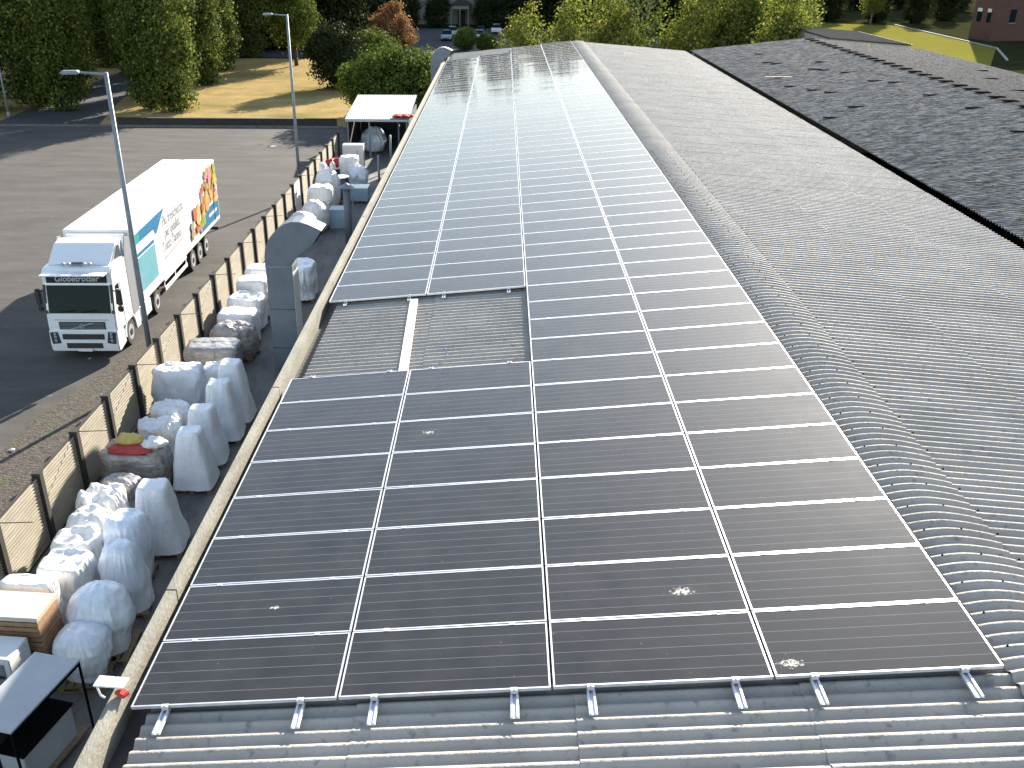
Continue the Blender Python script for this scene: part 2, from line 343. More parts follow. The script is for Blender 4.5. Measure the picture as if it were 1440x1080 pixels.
# ------------------------------------------------------------------ the hall under the panels
TA = math.tan(R(5.42)); ALPHA = R(5.42); Z0 = 6.71
ROOF0, ROOF1 = -4.0, 67.6
PITCH, AMP = 0.177, 0.0245
def wave(y): return AMP * math.cos(2 * math.pi * y / PITCH)
RX = 8.93                                   # ridge
def zl(x): return Z0 - 0.135 + x * TA       # mean surface of left slope
ZR = zl(RX)
def zr(x): return ZR - (x - RX) * 0.079     # right slope
hall = empty('factory_hall', (8.0, 32, 0), 0, 'long factory hall under the solar panels with grey corrugated fibre cement roof', 'building')
hi = Matrix.Translation((-8.0, -32, 0))
def hobj(mb, name, m, **k):
    mb.v = [tuple(hi @ Vector(p)) for p in mb.v]; return mb.obj(name, m, hall, **k)
def corr(x0, x1, zf, y0, y1, ncourse, lift=0.012, spw=8, sub=1):
    """corrugated slope: waves run along x, stacked along y, in overlapping courses"""
    mb = MB(); n = int((y1 - y0) / PITCH * spw); step = (x1 - x0) / ncourse
    up = zf(x1) > zf(x0)
    for c in range(ncourse):
        a, b = x0 + c * step, x0 + (c + 1) * step
        if up: b += 0.10 if c < ncourse - 1 else 0
        else: a -= 0.10 if c > 0 else 0
        lo, hi_ = (a, b) if up else (b, a)
        xs = [a + (b - a) * i / sub for i in range(sub + 1)]
        def fn(u, v):
            x = xs[0] + (xs[-1] - xs[0]) * u; y = y0 + (y1 - y0) * v
            low = (b - x) / (b - a) if up else (x - a) / (b - a)     # 1 at the low (outer) edge
            jit = 0.004 * noise.noise(Vector((x * 0.7, y * 0.35, c * 7.1)))
            lapy = 0.005 * ((math.floor(y / (PITCH * 5.0)) + c) % 2)
            return (x, y, zf(x) + wave(y) + lift * low + jit + lapy)
        mb.grid(fn, sub, n)
    return mb
hobj(corr(0.17, RX - 0.22, zl, ROOF0, ROOF1, 4), 'left_roof_slope', 'fibre', smooth=True, fixn=False)
hobj(corr(RX + 0.42, 16.55, zr, ROOF0, ROOF1, 3), 'right_roof_slope', 'fibre', smooth=True, fixn=False)
# corrugated ridge cap, an arched piece that ends in a crisp kink on the right
def capz(x):
    if x <= RX: 
        q = (RX - x) / 0.42; return ZR + 0.058 - 0.42 * TA * q * q * 0.75 - 0.035 * q * q
    q = (x - RX) / 0.52; base = zr(x)
    return ZR + 0.058 + (zr(RX + 0.52) + 0.020 - ZR - 0.058) * (0.35 * q + 0.65 * q * q) if q < 1 else base + 0.020
ncap = int((ROOF1 - ROOF0) / PITCH * 8); mb = MB()
def capf(u, v):
    x = RX - 0.42 + 0.94 * u; y = ROOF0 + (ROOF1 - ROOF0) * v
    return (x, y, capz(x) + wave(y) * 1.06 + 0.004 * ((math.floor(y / (PITCH * 5)) % 2)))
mb.grid(capf, 10, ncap); hobj(mb, 'ridge_cap', 'fibre', smooth=True, fixn=False)
# hook bolts on the ridge cap and near courses
mb = MB(); k = 0
while ROOF0 + k * PITCH * 3 < 26:
    y = math.ceil(ROOF0 / PITCH) * PITCH + k * PITCH * 3
    for x in (RX - 0.3, RX + 0.12, RX + 0.55):
        z = capz(x) if x < RX + 0.52 else zr(x) + 0.03
        mb.cyl((x, y, z + AMP - 0.004), (x, y, z + AMP + 0.014), 0.014, 0.008, 6)
    k += 1
hobj(mb, 'fixing_bolts', 'black')['kind'] = 'stuff'
mb = MB().box((0.0, (ROOF0 + ROOF1) / 2, Z0 - 0.33), (0.36, ROOF1 - ROOF0, 0.03)); hobj(mb, 'gutter', 'gutter')
# parapet in cast lengths with open joints
mb = MB(); y = ROOF0; rnd = random.Random(3)
while y < 61.2:
    L_ = 5.95; e = min(y + L_, 61.4)
    mb.box((-0.16, (y + e) / 2, Z0 - 0.26 + rnd.uniform(-.004, .004)), (0.125 + rnd.uniform(-.004, .004), e - y - 0.018, 0.62)); y = e
hobj(mb, 'parapet', 'concrete', bevel=0.006)
mb = MB(); zt = lambda x: min(zl(x), zr(x)) - 0.08
mb.box((-0.12, (ROOF0 + ROOF1) / 2, 3.05), (0.2, ROOF1 - ROOF0, 6.1))
for yy in (ROOF0 + 0.15, ROOF1 - 0.2):
    mb.prism([(0.02, 0), (16.6, 0), (16.6, zr(16.6) - 0.1), (RX, ZR - 0.1), (0.02, zl(0) - 0.1)], 'y', yy - 0.1, yy + 0.1)
hobj(mb, 'wall', 'wall')
mb = MB().box((16.73, (ROOF0 + ROOF1) / 2, 6.63), (0.52, ROOF1 - ROOF0, 0.04)); hobj(mb, 'valley_gutter', 'black')

# ------------------------------------------------------------------ neighbouring hall with the dark roof
V2 = 16.93; R2 = 24.9; E2 = 33.0
M['ridge_dark'] = mat('dark_ridge_mortar', (0.12, 0.115, 0.108), 1.0, (0.07, 0.068, 0.064), 4, spec=0.0)
def z2(x): return 6.86 + (x - V2) * 0.106 if x <= R2 else 6.86 + (R2 - V2) * 0.106 - (x - R2) * 0.088
hall2 = empty('neighbouring_hall', (25, 38, 0), 0, 'neighbouring hall with dark weathered roof dotted with black openings', 'building')
hi = Matrix.Translation((-25, -38, 0))
def h2obj(mb, name, m, **k):
    mb.v = [tuple(hi @ Vector(p)) for p in mb.v]; return mb.obj(name, m, hall2, **k)
h2obj(corr(V2, R2 - 0.05, z2, 4, ROOF1, 5, lift=0.006, spw=8), 'left_roof_slope', 'fibre_dark', smooth=True, fixn=False)
M['fibre_mid'] = mat('weathered_grey_fibre_cement', (0.15, 0.14, 0.13), 0.9, (0.085, 0.082, 0.077), 3.0, 12, bump=0.6, bscale=9, spec=0.06, stretch=(.8, 2.4, 1), fac=(.4,.6), spots=((0.06, 0.06, 0.055), 2.0, 0.6, 0.7))
h2obj(corr(R2 + 0.05, E2, z2, 4, ROOF1, 5, lift=0.008), 'right_roof_slope', 'fibre_mid', smooth=True, fixn=False)
mb = MB(); mb.grid(lambda u, v: (R2 - 0.25 + 0.5 * u, 4 + (ROOF1 - 4) * v, z2(R2) + 0.030 - abs(u - 0.5) * 0.045 + 0.006 * noise.noise(Vector((u * 3, v * 40, 0)))), 4, 160)
h2obj(mb, 'ridge_cap', 'ridge_dark', fixn=False)
y = 33.5; rnd = random.Random(8)
while y < 67:
    MB_ = MB().box((R2 - 0.12 - 25, y - 38, z2(R2) + 0.045), (0.62, 0.34, 0.03)); MB_.obj('ridge_opening', 'black', hall2); y += rnd.uniform(1.15, 1.55)
for px_, py_ in ((20.4, 61), (19.8, 56.5), (20.1, 55.6), (22.3, 54.3), (21.2, 51.6), (21.5, 50.9), (22.2, 49.2), (18.6, 46.3), (19.2, 44.4), (19.7, 43.2),
                 (22.4, 45.3), (23.0, 44.2), (23.0, 39.6), (19.4, 38.6), (23.2, 35.6), (22.6, 30.2), (21.1, 25.5), (17.8, 36.6), (27.5, 41.5), (28.6, 47.0), (29.5, 40.1), (30.3, 52)):
    MB().box((px_ - 25, py_ - 38, z2(px_) + 0.035), (0.95, 0.19, 0.03)).obj('roof_opening', 'black', hall2)
M['ochre'] = mat('ochre_lichen_strip', (0.26, 0.20, 0.11), 0.9, (0.10, 0.09, 0.07), 4)
MB().box((19.0 - 25, 49.8 - 38, z2(19.0) + 0.05), (2.1, 0.22, 0.03), mtx=None).obj('repair_strip', 'ochre', hall2).rotation_euler = (0, 0, 0)
mb = MB()
for xx in (V2 + 0.12, E2 - 0.12): mb.box((xx, (4 + ROOF1) / 2, 3.3), (0.2, ROOF1 - 4, 6.5))
mb.prism([(V2 + .2, 0), (E2 - .2, 0), (E2 - .2, z2(E2) - .1), (R2, z2(R2) - .12), (V2 + .2, z2(V2) - .1)], 'y', ROOF1 - .3, ROOF1 - .1)
h2obj(mb, 'wall', 'wall')
mb = MB().box((E2 + 0.06, (4 + ROOF1) / 2, z2(E2) - 0.05), (0.12, ROOF1 - 4, 0.10)); h2obj(mb, 'eaves_trim', 'kerb')
# low annex farther back
M['annex_roof'] = mat('annex_roof', (0.07, 0.068, 0.066), 1.0, (0.05, 0.05, 0.048), 1.5, 6, spec=0.0)
ann = empty('annex_building', (31.5, 78, 0), 0, 'grey roofed annex behind the dark roofed hall', 'building')
MB().prism([(-4.2, 0), (1.5, 0), (1.5, 7.02), (-4.2, 7.45)], 'y', -8.0, 4.0).obj('wall', 'wall', ann)
MB().prism([(-4.3, 7.46), (1.6, 7.03), (1.6, 7.13), (-4.3, 7.56)], 'y', -8.1, 4.1).obj('roof', 'annex_roof', ann)
MB().box((1.68, -2, 7.06), (0.10, 12.2, 0.10)).obj('eaves_trim', 'kerb', ann)

# ------------------------------------------------------------------ solar panels
CW, RP = 2.121, 1.05
PW, PH, PT = CW - 0.026, RP - 0.022, 0.036
def frame_mesh():
    mb = MB(); b = 0.017; x, y = PW / 2, PH / 2
    mb.box((0, -y + b / 2, -PT / 2), (PW, b, PT)); mb.box((0, y - b / 2, -PT / 2), (PW, b, PT))
    mb.box((-x + b / 2, 0, -PT / 2), (b, PH - 2 * b, PT)); mb.box((x - b / 2, 0, -PT / 2), (b, PH - 2 * b, PT)); return mb.mesh('frame')
fm = frame_mesh(); fm.materials.append(M['alu'])
gm = MB().box((0, 0, -0.009), (PW - 0.035, PH - 0.035, 0.010)).mesh('glass'); gm.materials.append(M['solar'])
clm = MB().box((0, PH / 2 + 0.011, -0.001), (0.06, 0.05, 0.008)).mesh('mid_clamp'); clm.materials.append(M['alu'])
COLN = ['leftmost', 'second', 'third', 'rightmost']
CEND = [59, 60, 63, 64]
SPECIAL = {(2, 1): 'dark solar panel splashed with a pale bird dropping, third column second row from near edge',
           (3, 0): 'near corner solar panel with a pale dropping at its lower left, rightmost column'}
def panel_root(col, row):
    o = bpy.data.objects.new('solar_panel', None); o.empty_display_size = 0.2; C.objects.link(o)
    u = (col + 0.5) * CW
    o.location = (u * math.cos(ALPHA), (row + 0.5) * RP, Z0 + u * math.sin(ALPHA)); 
    pr = random.Random(col * 1000 + row)
    o.rotation_euler = (pr.uniform(-1, 1) * R(0.22), -ALPHA + pr.uniform(-1, 1) * R(0.18), pr.uniform(-1, 1) * R(0.05))
    return o
for col in range(4):
    for row in range(CEND[col]):
        if col < 2 and 8 <= row < 12: continue
        root = panel_root(col, row)
        for nm, me in (('frame', fm), ('glass', gm)):
            c = bpy.data.objects.new(nm, me); C.objects.link(c); c.parent = root
        if row < 30 and not (col < 2 and row in (7,)):
            for sx in (-.68, .68): c = bpy.data.objects.new('mid_clamp', clm); C.objects.link(c); c.parent = root; c.location.x = sx
        if (col, row) in SPECIAL: lab = SPECIAL[(col, row)]
        elif col < 2 and row >= 12 and row < 36: lab = 'solar panel in the %s column, %s row beyond the open roof gap' % (COLN[col], ordinal(row - 11))
        elif row < 36: lab = '%s solar panel in the %s column, %s row from the near edge' % ('dark' if row < 12 else 'grey', COLN[col], ordinal(row + 1))
        else: lab = 'pale glaring solar panel in the %s column, %s row from the far end' % (COLN[col], ordinal(CEND[col] - row))
        tag(root, lab, 'solar panel', 'solar panels in four columns on the roof')
        if (col, row) in ((2, 1), (3, 0), (1, 5), (0, 1)):
            cx, cy, sc = {(2, 1): (0.42, -0.12, 1.0), (3, 0): (-0.86, -0.33, 0.9), (1, 5): (-0.55, 0.08, 0.7), (0, 1): (0.1, 0.0, .45)}[(col, row)]
            rr = random.Random(row * 7 + col); mb = MB()
            mb.add([(cx - .3 * sc, cy - .16 * sc, -.0025), (cx + .3 * sc, cy - .16 * sc, -.0025), (cx + .3 * sc, cy + .16 * sc, -.0025), (cx - .3 * sc, cy + .16 * sc, -.0025)], [(0, 1, 2, 3)])
            mb.obj('bird_dropping', 'dropping', root, fixn=False)

# rails that stick out below the near edge, each with its end clamp
def rail_meshes():
    mb = MB(); L_ = 0.78
    mb.box((0, -0.34 + L_ / 2, -0.062), (0.085, L_, 0.006))
    for x in (-0.028, 0.028): mb.box((x, -0.34 + L_ / 2, -0.050), (0.022, L_, 0.018))
    cm = MB(); cm.box((0, -0.012, -0.018), (0.07, 0.022, 0.044)); cm.box((0, 0.0, 0.006), (0.07, 0.05, 0.008)); cm.cyl((0, -0.012, 0.006), (0, -0.012, 0.02), 0.012, n=6)
    return mb, cm
rmb, rcm = rail_meshes(); rm = rmb.mesh('rail', bevel=0.002); rm.materials.append(M['alu']); rc = rcm.mesh('end_clamp', bevel=0.002); rc.materials.append(M['alu'])
def rail(u, y, lab, grp, flip=False, part='rail'):
    o = empty('mounting_rail', (u * math.cos(ALPHA), y, Z0 + u * math.sin(ALPHA)), 0, lab, 'mounting rail', grp)
    o.rotation_euler = (0, -ALPHA, 0)
    if flip: o.rotation_euler = (0, ALPHA, math.pi)
    for nm, me in (('rail_profile', rm), ('end_clamp', rc)):
        c = bpy.data.objects.new(nm, me); C.objects.link(c); c.parent = o
    return o
NC = ['leftmost', 'second', 'third', 'rightmost']
for c in range(4):
    for s, sn in ((-0.69, 'left'), (0.69, 'right')):
        rail((c + .5) * CW + s, 0.0, 'aluminium rail stub under the near edge, %s one below the %s panel column' % (sn, NC[c]), 'rail stubs below the near edge')
for c in range(2):
    for s, sn in ((-0.69, 'left'), (0.69, 'right')):
        for yy, fl, en in ((8 * RP, True, 'near'), (12 * RP, False, 'far')):
            r = rail((c + .5) * CW + s, yy, 'rail end at the %s side of the roof gap, %s column, %s one' % (en, NC[c], sn), 'rail ends in the roof gap', fl)
            r.scale = (0.9, 0.5, 1)
# cable tray in the gap
tr = empty('cable_tray', (1.92, 10.5, Z0 + 1.92 * TA - 0.085), 0, 'white cable tray lying across the open roof gap between two panel columns', 'cable tray')
tr.rotation_euler = (0, -ALPHA, R(1.8))
MB().box((0, 0, 0), (0.17, 4.05, 0.05)).obj('lid', 'white_paint', tr, bevel=0.006)
MB().box((0, 0, -0.03), (0.14, 3.95, 0.02)).obj('base', 'galv', tr)
cbl = MB(); pts = []
rnd = random.Random(5)
for i in range(4): pts.append((2.72 + 0.03 * math.sin(i * 1.7) - i * .012, 9.2 + i * 0.13, zl(2.7) + 0.03 + 0.006 * rnd.random()))
cbl.tube(pts, 0.008, 6); tag(cbl.obj('cable', 'yellow_tape'), 'thin blue cable lying on the corrugated sheets in the roof gap', 'cable')
# bracket on the parapet
br = empty('bracket', (-0.22, 0.18, Z0 + 0.06), R(-4), 'white metal bracket hooked over the concrete parapet by the near panel corner', 'bracket')
MB().box((-0.07, 0, 0.11), (0.17, 0.16, 0.02)).box((0.09, 0, 0.11), (0.14, 0.16, 0.018)).obj('plate', 'white_paint', br, bevel=0.004)
MB().tube([(-0.14, 0, 0.1), (-0.16, 0, 0.02), (-0.13, -0.02, -0.06), (-0.09, -0.02, -0.09)], 0.012).obj('hook', 'white_paint', br)
MB().box((0.13, -0.06, 0.03), (0.13, 0.09, 0.05), R(-25)).obj('clamp', 'red_cloth', br, bevel=0.01)

# ------------------------------------------------------------------ ducts
def duct(loc, rz, label, H, w, d, R_):
    t = empty('exhaust_duct', loc, rz, label, 'duct')
    MB().box((0, 0, H * 0.22 / 2), (w * 1.0, d * 1.0, H * 0.22)).obj('lower_section', 'duct', t, bevel=0.008)
    MB().box((0, 0, H * 0.22 + H * 0.39), (w * 0.99, d * 0.99, H * 0.78)).obj('shaft', 'duct', t, bevel=0.008)
    MB().box((w / 2 + .006, -.02, H * .58), (.014, d * .9, H * .72)).obj('sunlit_strip', 'white_paint', t)  # white strip added to paint the sunlit +x side into the colour
    MB().box((0, 0, H), (w + 0.03, d + 0.03, 0.06)).obj('flange', 'galv', t, bevel=0.006)
    for zz in (H * .22, H * .6): MB().box((0, 0, zz), (w + .012, d + .012, .018)).obj('seam', 'plastic_dark', t)
    mb = MB()
    for sx in (-1, 1):
        mb.box((sx * (w / 2 + .004), 0, H / 2), (.012, .03, H * .96))
    mb.obj('stiffener', 'duct', t)
    # curved hood: outer arc sweeping up and over to +x, mouth drooping
    k = R_; poly = [(-.46, 0), (-.46, .32), (-.42, .56), (-.34, .78), (-.22, .98), (-.06, 1.16), (.12, 1.32), (.33, 1.45), (.56, 1.52), (.85, 1.52), (1.15, 1.43), (1.56, 1.24), (1.22, .75), (.88, .50), (.62, .27), (.46, .12), (.46, 0)]
    poly = [(x * k, H + .02 + z * k) for x, z in poly]
    MB().prism(poly, 'y', -d / 2, d / 2).obj('elbow', 'duct', t, bevel=0.01)
    mx, mz = (poly[11][0] + poly[12][0]) / 2, (poly[11][1] + poly[12][1]) / 2
    me = MB().box((0, 0, 0), (0.02, d * 0.9, 0.55 * k)); o = me.obj('mouth_grille', 'black', t); o.location = (mx + 0.005, 0, mz); o.rotation_euler = (0, R(34.7), 0)
    return t
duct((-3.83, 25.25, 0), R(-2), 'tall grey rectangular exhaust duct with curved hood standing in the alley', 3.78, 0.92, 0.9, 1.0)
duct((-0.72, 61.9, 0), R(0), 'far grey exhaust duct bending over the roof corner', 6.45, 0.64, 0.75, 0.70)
fl = empty('flue_pipe', (-3.95, 41.35, 0), 0, 'slim metal flue pipe with conical rain cap standing in the alley', 'flue')
MB().cyl((0, 0, 0), (0, 0, 2.75), 0.19, 0.19, 20).obj('pipe', 'duct', fl, smooth=True)
MB().cyl((0, 0, 2.86), (0, 0, 3.08), 0.40, 0.03, 20).obj('rain_cap', 'galv', fl)
mb = MB()
for a in range(3): mb.cyl((0.18 * math.cos(a * 2.1), 0.18 * math.sin(a * 2.1), 2.72), (0.2 * math.cos(a * 2.1), 0.2 * math.sin(a * 2.1), 2.88), 0.012, n=6)
mb.cyl((0.3, -.05, 0), (0.3, -.05, 2.5), 0.03, n=8)
mb.obj('cap_stays', 'galv', fl)
for i, (x, y, h, lb) in enumerate(((-3.95, 54.9, 1.9, 'bare metal pole in the alley, nearest of three before the shed'), (-3.7, 59.7, 2.3, 'bare metal pole in the alley, middle one of three'), (-3.64, 65.0, 2.4, 'bare metal pole in the alley, farthest one by the shed mouth'))):
    p = empty('pole', (x, y, 0), 0, lb, 'pole', 'metal poles in the alley')
    MB().cyl((0, 0, 0), (0, 0, h), 0.07, 0.07, 10).obj('tube', 'galv', p, smooth=True); MB().box((0, 0, 0.02), (0.3, 0.3, 0.04)).obj('base_plate', 'galv', p)

# ------------------------------------------------------------------ shed
sh = empty('shed', (-5.0, 67.5, 0), 0, 'lean-to shed with a white sheet roof at the end of the alley', 'shed')
mb = MB(); n = 90
def shf(u, v):
    x = -2.3 + 4.55 * u; y = -3.7 + 7.2 * v
    return (x, y, 2.68 + 0.68 * v + 0.014 * math.cos(2 * math.pi * x / 0.15))
mb.grid(shf, 240, 2); o = mb.obj('roof', 'shed_roof', sh, fixn=False)
MB().box((0, -3.68, 2.58), (4.5, 0.05, 0.14)).obj('fascia', 'grey_panel', sh)
MB().box((-2.2, 0, 1.4), (0.06, 7.0, 2.6)).obj('side_wall', 'shed_side', sh); MB().box((2.15, 0, 1.4), (0.06, 7.0, 2.6)).obj('side_wall', 'shed_side', sh)
MB().box((0, 3.45, 1.55), (4.3, 0.06, 3.1)).obj('back_wall', 'shed_side', sh)
for x in (-2.12, -0.6, 2.05): MB().box((x, -3.6, 1.26), (0.09, 0.09, 2.52)).obj('post', 'galv', sh)
mb = MB(); pts = []
for i in range(70):
    a = i / 69; pts.append((-3.85 + 1.25 * a + 0.16 * math.sin(i * 1.15), 64.25 + 0.30 * math.cos(i * 1.15) + 0.05 * math.sin(i * .4), 2.80 + 0.04 * (i % 3)))
mb.tube(pts, 0.075, 6); tag(mb.obj('hose', 'red_cloth'), 'tangled red hose coiled on the front edge of the white shed roof', 'hose')

# ------------------------------------------------------------------ fence
FX = -7.66; FS = 2.335; FY0 = 8.62; NF = 24
fe = empty('fence', (FX, FY0, 0), 0, 'ribbed concrete panel fence with dark posts between the lorry yard and the alley', 'fence')
prof = []; nr = 20; FH = 1.86
mb = MB()
def fpf(u, v):
    k = u * nr * 2; tri = abs((k % 2) - 1)
    return (0.026 + 0.026 * (1 - tri), v * (FS - 0.14) + 0.07, 0.02 + FH * u)
mb.grid(fpf, nr * 2, 2)
mb.box((0.0, FS / 2, FH / 2 + 0.02), (0.045, FS - 0.14, FH))
fpm = mb.mesh('panel'); fpm.materials.append(M['fence'])
fpw = fpm.copy(); fpw.materials.clear(); fpw.materials.append(M['fence_white'])
pm = MB().box((0.03, 0, 0.98), (0.21, 0.19, 1.96)).box((0.03, 0, 1.985), (0.23, 0.21, 0.05)).mesh('post', bevel=0.006); pm.materials.append(M['post'])
am = MB().cyl((0, 0, 1.97), (0.95, 0.0, 2.02), 0.013, 0.010, 6).mesh('arm'); am.materials.append(M['post'])
rm2 = MB().box((0, FS / 2, FH + 0.045), (0.05, FS - 0.13, 0.05)).mesh('top_rail'); rm2.materials.append(M['post'])
for i in range(NF):
    for nm, me, ok in (('post', pm, True), ('panel', fpw if i == 16 else fpm, i < NF - 1), ('arm', am, i % 2 == 1), ('top_rail', rm2, i < NF - 1)):
        if not ok: continue
        c = bpy.data.objects.new(nm, me); C.objects.link(c); c.parent = fe; c.location = (0, i * FS, 0)
        if nm == 'panel' and i == 16: c['label'] = 'new white fence panel'
for i in range(1, 5):   # nearer bays, before the photo's left edge
    for nm, me in (('post', pm), ('panel', fpm), ('top_rail', rm2)):
        c = bpy.data.objects.new(nm, me); C.objects.link(c); c.parent = fe; c.location = (0, -i * FS, 0)

# small litter on the verge behind the fence
rl = random.Random(21)
for i, lab in enumerate(('white paper scrap on the gravel verge nearest the left picture edge', 'white scrap lying by the fence beside the second dark post', 'pale scrap on the verge below the lorry bumper', 'white litter scrap near the lorry rear wheels', 'pale scrap on the open asphalt far behind the lorry')):
    x, y = ((-10.9, 18.2), (-8.6, 18.6), (-9.6, 22.3), (-8.9, 35.5), (-13.5, 68.0))[i]; q = .16 if i < 4 else .3
    n = 7; me = MB().add([(q * rl.uniform(.5, 1.1) * math.cos(6.283 * k / n), q * .6 * rl.uniform(.5, 1.1) * math.sin(6.283 * k / n), .02 + .05 * rl.random()) for k in range(n)] + [(0, 0, .07)], [(k, (k + 1) % n, n) for k in range(n)])
    o = me.obj('litter_scrap', 'white_paint', fixn=False); o.location = (x, y, 0.0); tag(o, lab, 'litter')
# ------------------------------------------------------------------ lamp posts
def lamp(loc, rz, H, lab):
    t = empty('street_lamp', loc, rz, lab, 'street lamp', 'street lamps by the lorry yard')
    MB().cyl((0, 0, 0), (0, 0, H), 0.10, 0.065, 14).obj('pole', 'galv', t, smooth=True)
    MB().cyl((0, 0, 0), (0, 0, 0.5), 0.14, 0.14, 14).obj('base', 'galv', t, smooth=True)
    MB().cyl((0.03, 0, H - 0.06), (-0.95, 0, H + 0.02), 0.04, 0.035, 8).obj('arm', 'galv', t)
    hd = MB().box((-1.05, 0, H + 0.02), (0.62, 0.26, 0.09), taper=0.75).obj('lamp_head', 'galv', t, bevel=0.02)
    MB().box((-1.05, 0, H - 0.032), (0.45, 0.2, 0.02)).obj('lens', 'lamp_glass', hd)
    return t
lamp((-8.42, 23.95, 0), R(6), 10.05, 'tall grey street lamp standing between the lorry and the fence')
lamp((-8.40, 51.9, 0), R(6), 10.05, 'grey street lamp behind the far end of the fence')
lamp((-39.6, 81.0, 0), R(0), 5.6, 'short street lamp at the lawn edge, leftmost')

# ------------------------------------------------------------------ wrapped goods
def pallet(parent, w, d):
    mb = MB()
    for i in range(6): mb.box((-w / 2 + (i + .5) * w / 6, 0, 0.135), (w / 6 * 0.78, d, 0.022))
    for yy in (-d / 2 + .05, 0, d / 2 - .05):
        mb.box((0, yy, 0.113), (w, 0.09, 0.02)); mb.box((0, yy, 0.012), (w, 0.09, 0.02))
        for xx in (-w / 2 + .07, 0, w / 2 - .07): mb.box((xx, yy, 0.062), (0.12, 0.09, 0.08))
    return mb.obj('pallet', 'wood', parent)
PROF = {   # height fraction -> scale of the footprint
    'trapezoid': [(0, 1.06), (.06, 1.02), (.3, .90), (.6, .76), (.9, .62), (.96, .58), (1, .50)],
    'bell': [(0, 1.0), (.1, 0.98), (.4, .98), (.62, .86), (.8, .74), (.93, .62), (1, .42)],
    'onion': [(0, .74), (.12, .80), (.3, .98), (.5, 1.12), (.68, 1.10), (.83, .94), (.93, .68), (1, .30)],
    'block': [(0, 1.0), (.1, 1.0), (.5, 1.02), (.88, .98), (.96, .92), (1, .80)],
    'drum': [(0, .92), (.2, 1.0), (.6, 1.04), (.86, .98), (.95, .86), (1, .66)],
    'sack': [(0, .84), (.15, .98), (.45, 1.08), (.72, .98), (.88, .74), (.95, .5), (1, .34)],
}
def interp(tab, t):
    for (a, x), (b, y) in zip(tab[:-1], tab[1:]):
        if t <= b: return x + (y - x) * (t - a) / (b - a)
    return tab[-1][1]
def wrapped(name, loc, w, d, h, kind, m, lab, cat, rz=0.0, seed=0, sq=4.0, lump=0.02, topl=0.05, twist=0.0, pal=True, dents=0, neck=0.0, grp=None, dip=0.0):
    t = empty(name, loc, rz, lab, cat, grp)
    base = 0.15 if pal else 0.0
    if pal: pallet(t, w * 0.98, d * 0.98)
    tab = PROF[kind]; nu, nv = 110, 48; mb = MB(); sv = Vector((seed * 3.71, seed * 1.37, seed * 2.11))
    def radius(a): return (abs(math.cos(a)) ** sq + abs(math.sin(a)) ** sq) ** (-1 / sq)
    def fn(u, v):
        a = 2 * math.pi * u
        if v <= 0.8: hf = v / 0.8; s = interp(tab, hf); cap = 1.0
        else: q = (v - 0.8) / 0.2; hf = 1.0; s = tab[-1][1] * (1 - q); cap = 1 - q
        r = radius(a); ca, sa = math.cos(a), math.sin(a)
        x, y = ca * r * s * w / 2, sa * r * s * d / 2
        P = Vector((x, y, hf * h))
        n1 = noise.noise(P * 1.9 + sv); n2 = noise.noise(Vector((x * 7, y * 7, hf * h * 2.2)) + sv * 2)
        fold = noise.noise(Vector((ca * 5 + seed, sa * 5, hf * 1.3)) * 1.6)
        k = 1 + (lump * 2.2 * n1 + lump * 0.9 * n2 + lump * 1.5 * abs(fold)) / max(0.35, w / 2) * (0.6 + 0.4 * cap)
        z = hf * h
        if v > 0.66:
            tl = topl * (noise.noise(Vector((x * 3.3, y * 3.3, 0)) + sv) + 0.6 * noise.noise(Vector((x * 8, y * 8, 3)) + sv))
            if dents and v > 0.8:
                tl -= 0.05 * max(0, math.cos(x / w * 2 * math.pi * 2.6)) * max(0, math.cos(y / d * 2 * math.pi * 2))
            z += tl * min(1, (v - 0.66) / 0.14)
            if v > 0.8 and dip: z -= dip * (1 - (cap - 0.55) ** 2 / 0.3) if cap < 0.95 else 0
        if neck and v > 0.8: z += neck * (1 - cap) ** 2
        pl_ = abs(noise.noise(Vector((ca * 9 + seed, sa * 9, hf * 2.0 + seed)))); k -= lump * 0.75 * (1 - min(1, pl_ * 5)) * (0.4 + 0.6 * cap)
        if v < 0.03: z += 0.02 * fold
        return (x * k, y * k, base + z)
    mb.grid(fn, nu, nv, True); mb.obj('plastic_wrap', m, t, smooth=True, fixn=False)
    return t
HG = 'hooded pallets along the alley'
# outer row: milky hoods in the shade
wrapped('wrapped_pallet', (-4.72, 8.15, 0), 1.0, 0.95, 1.14, 'onion', 'wrap_film', 'small bulging milky plastic hood right behind the black framed cabinet', 'wrapped pallet', R(5), 1, 3.0, .03, .05)
wrapped('wrapped_pallet', (-4.62, 9.05, 0), 1.2, 1.1, 1.52, 'onion', 'wrap_film', 'large round bulging plastic hood, second from the black cabinet in the outer row', 'wrapped pallet', R(3), 2, 2.5, .03, .05)
wrapped('wrapped_pallet', (-4.68, 10.55, 0), 1.05, 0.95, 1.62, 'bell', 'wrap_film', 'round topped bluish hood between the big round hood and a tapered one', 'wrapped pallet', R(8), 3, 3.0, .03, .04)
wrapped('wrapped_pallet', (-4.95, 11.75, 0), 0.95, 0.95, 1.62, 'drum', 'wrap_film', 'narrow bluish hood wedged beside the nearest tapered hood', 'wrapped pallet', R(4), 4, 3.0, .025, .04)
wrapped('wrapped_pallet', (-4.72, 13.1, 0), 1.2, 1.15, 1.72, 'trapezoid', 'wrap_white', 'tapered white wrapped stack standing nearest the round hoods', 'wrapped pallet', R(6), 5, 5, .018, .03)
wrapped('wrapped_pallet', (-4.74, 16.3, 0), 1.12, 1.1, 1.62, 'trapezoid', 'wrap_white', 'tapered white stack with horizontal wrap lines beside the brown pile with yellow sack', 'wrapped pallet', R(2), 6, 5, .015, .03)
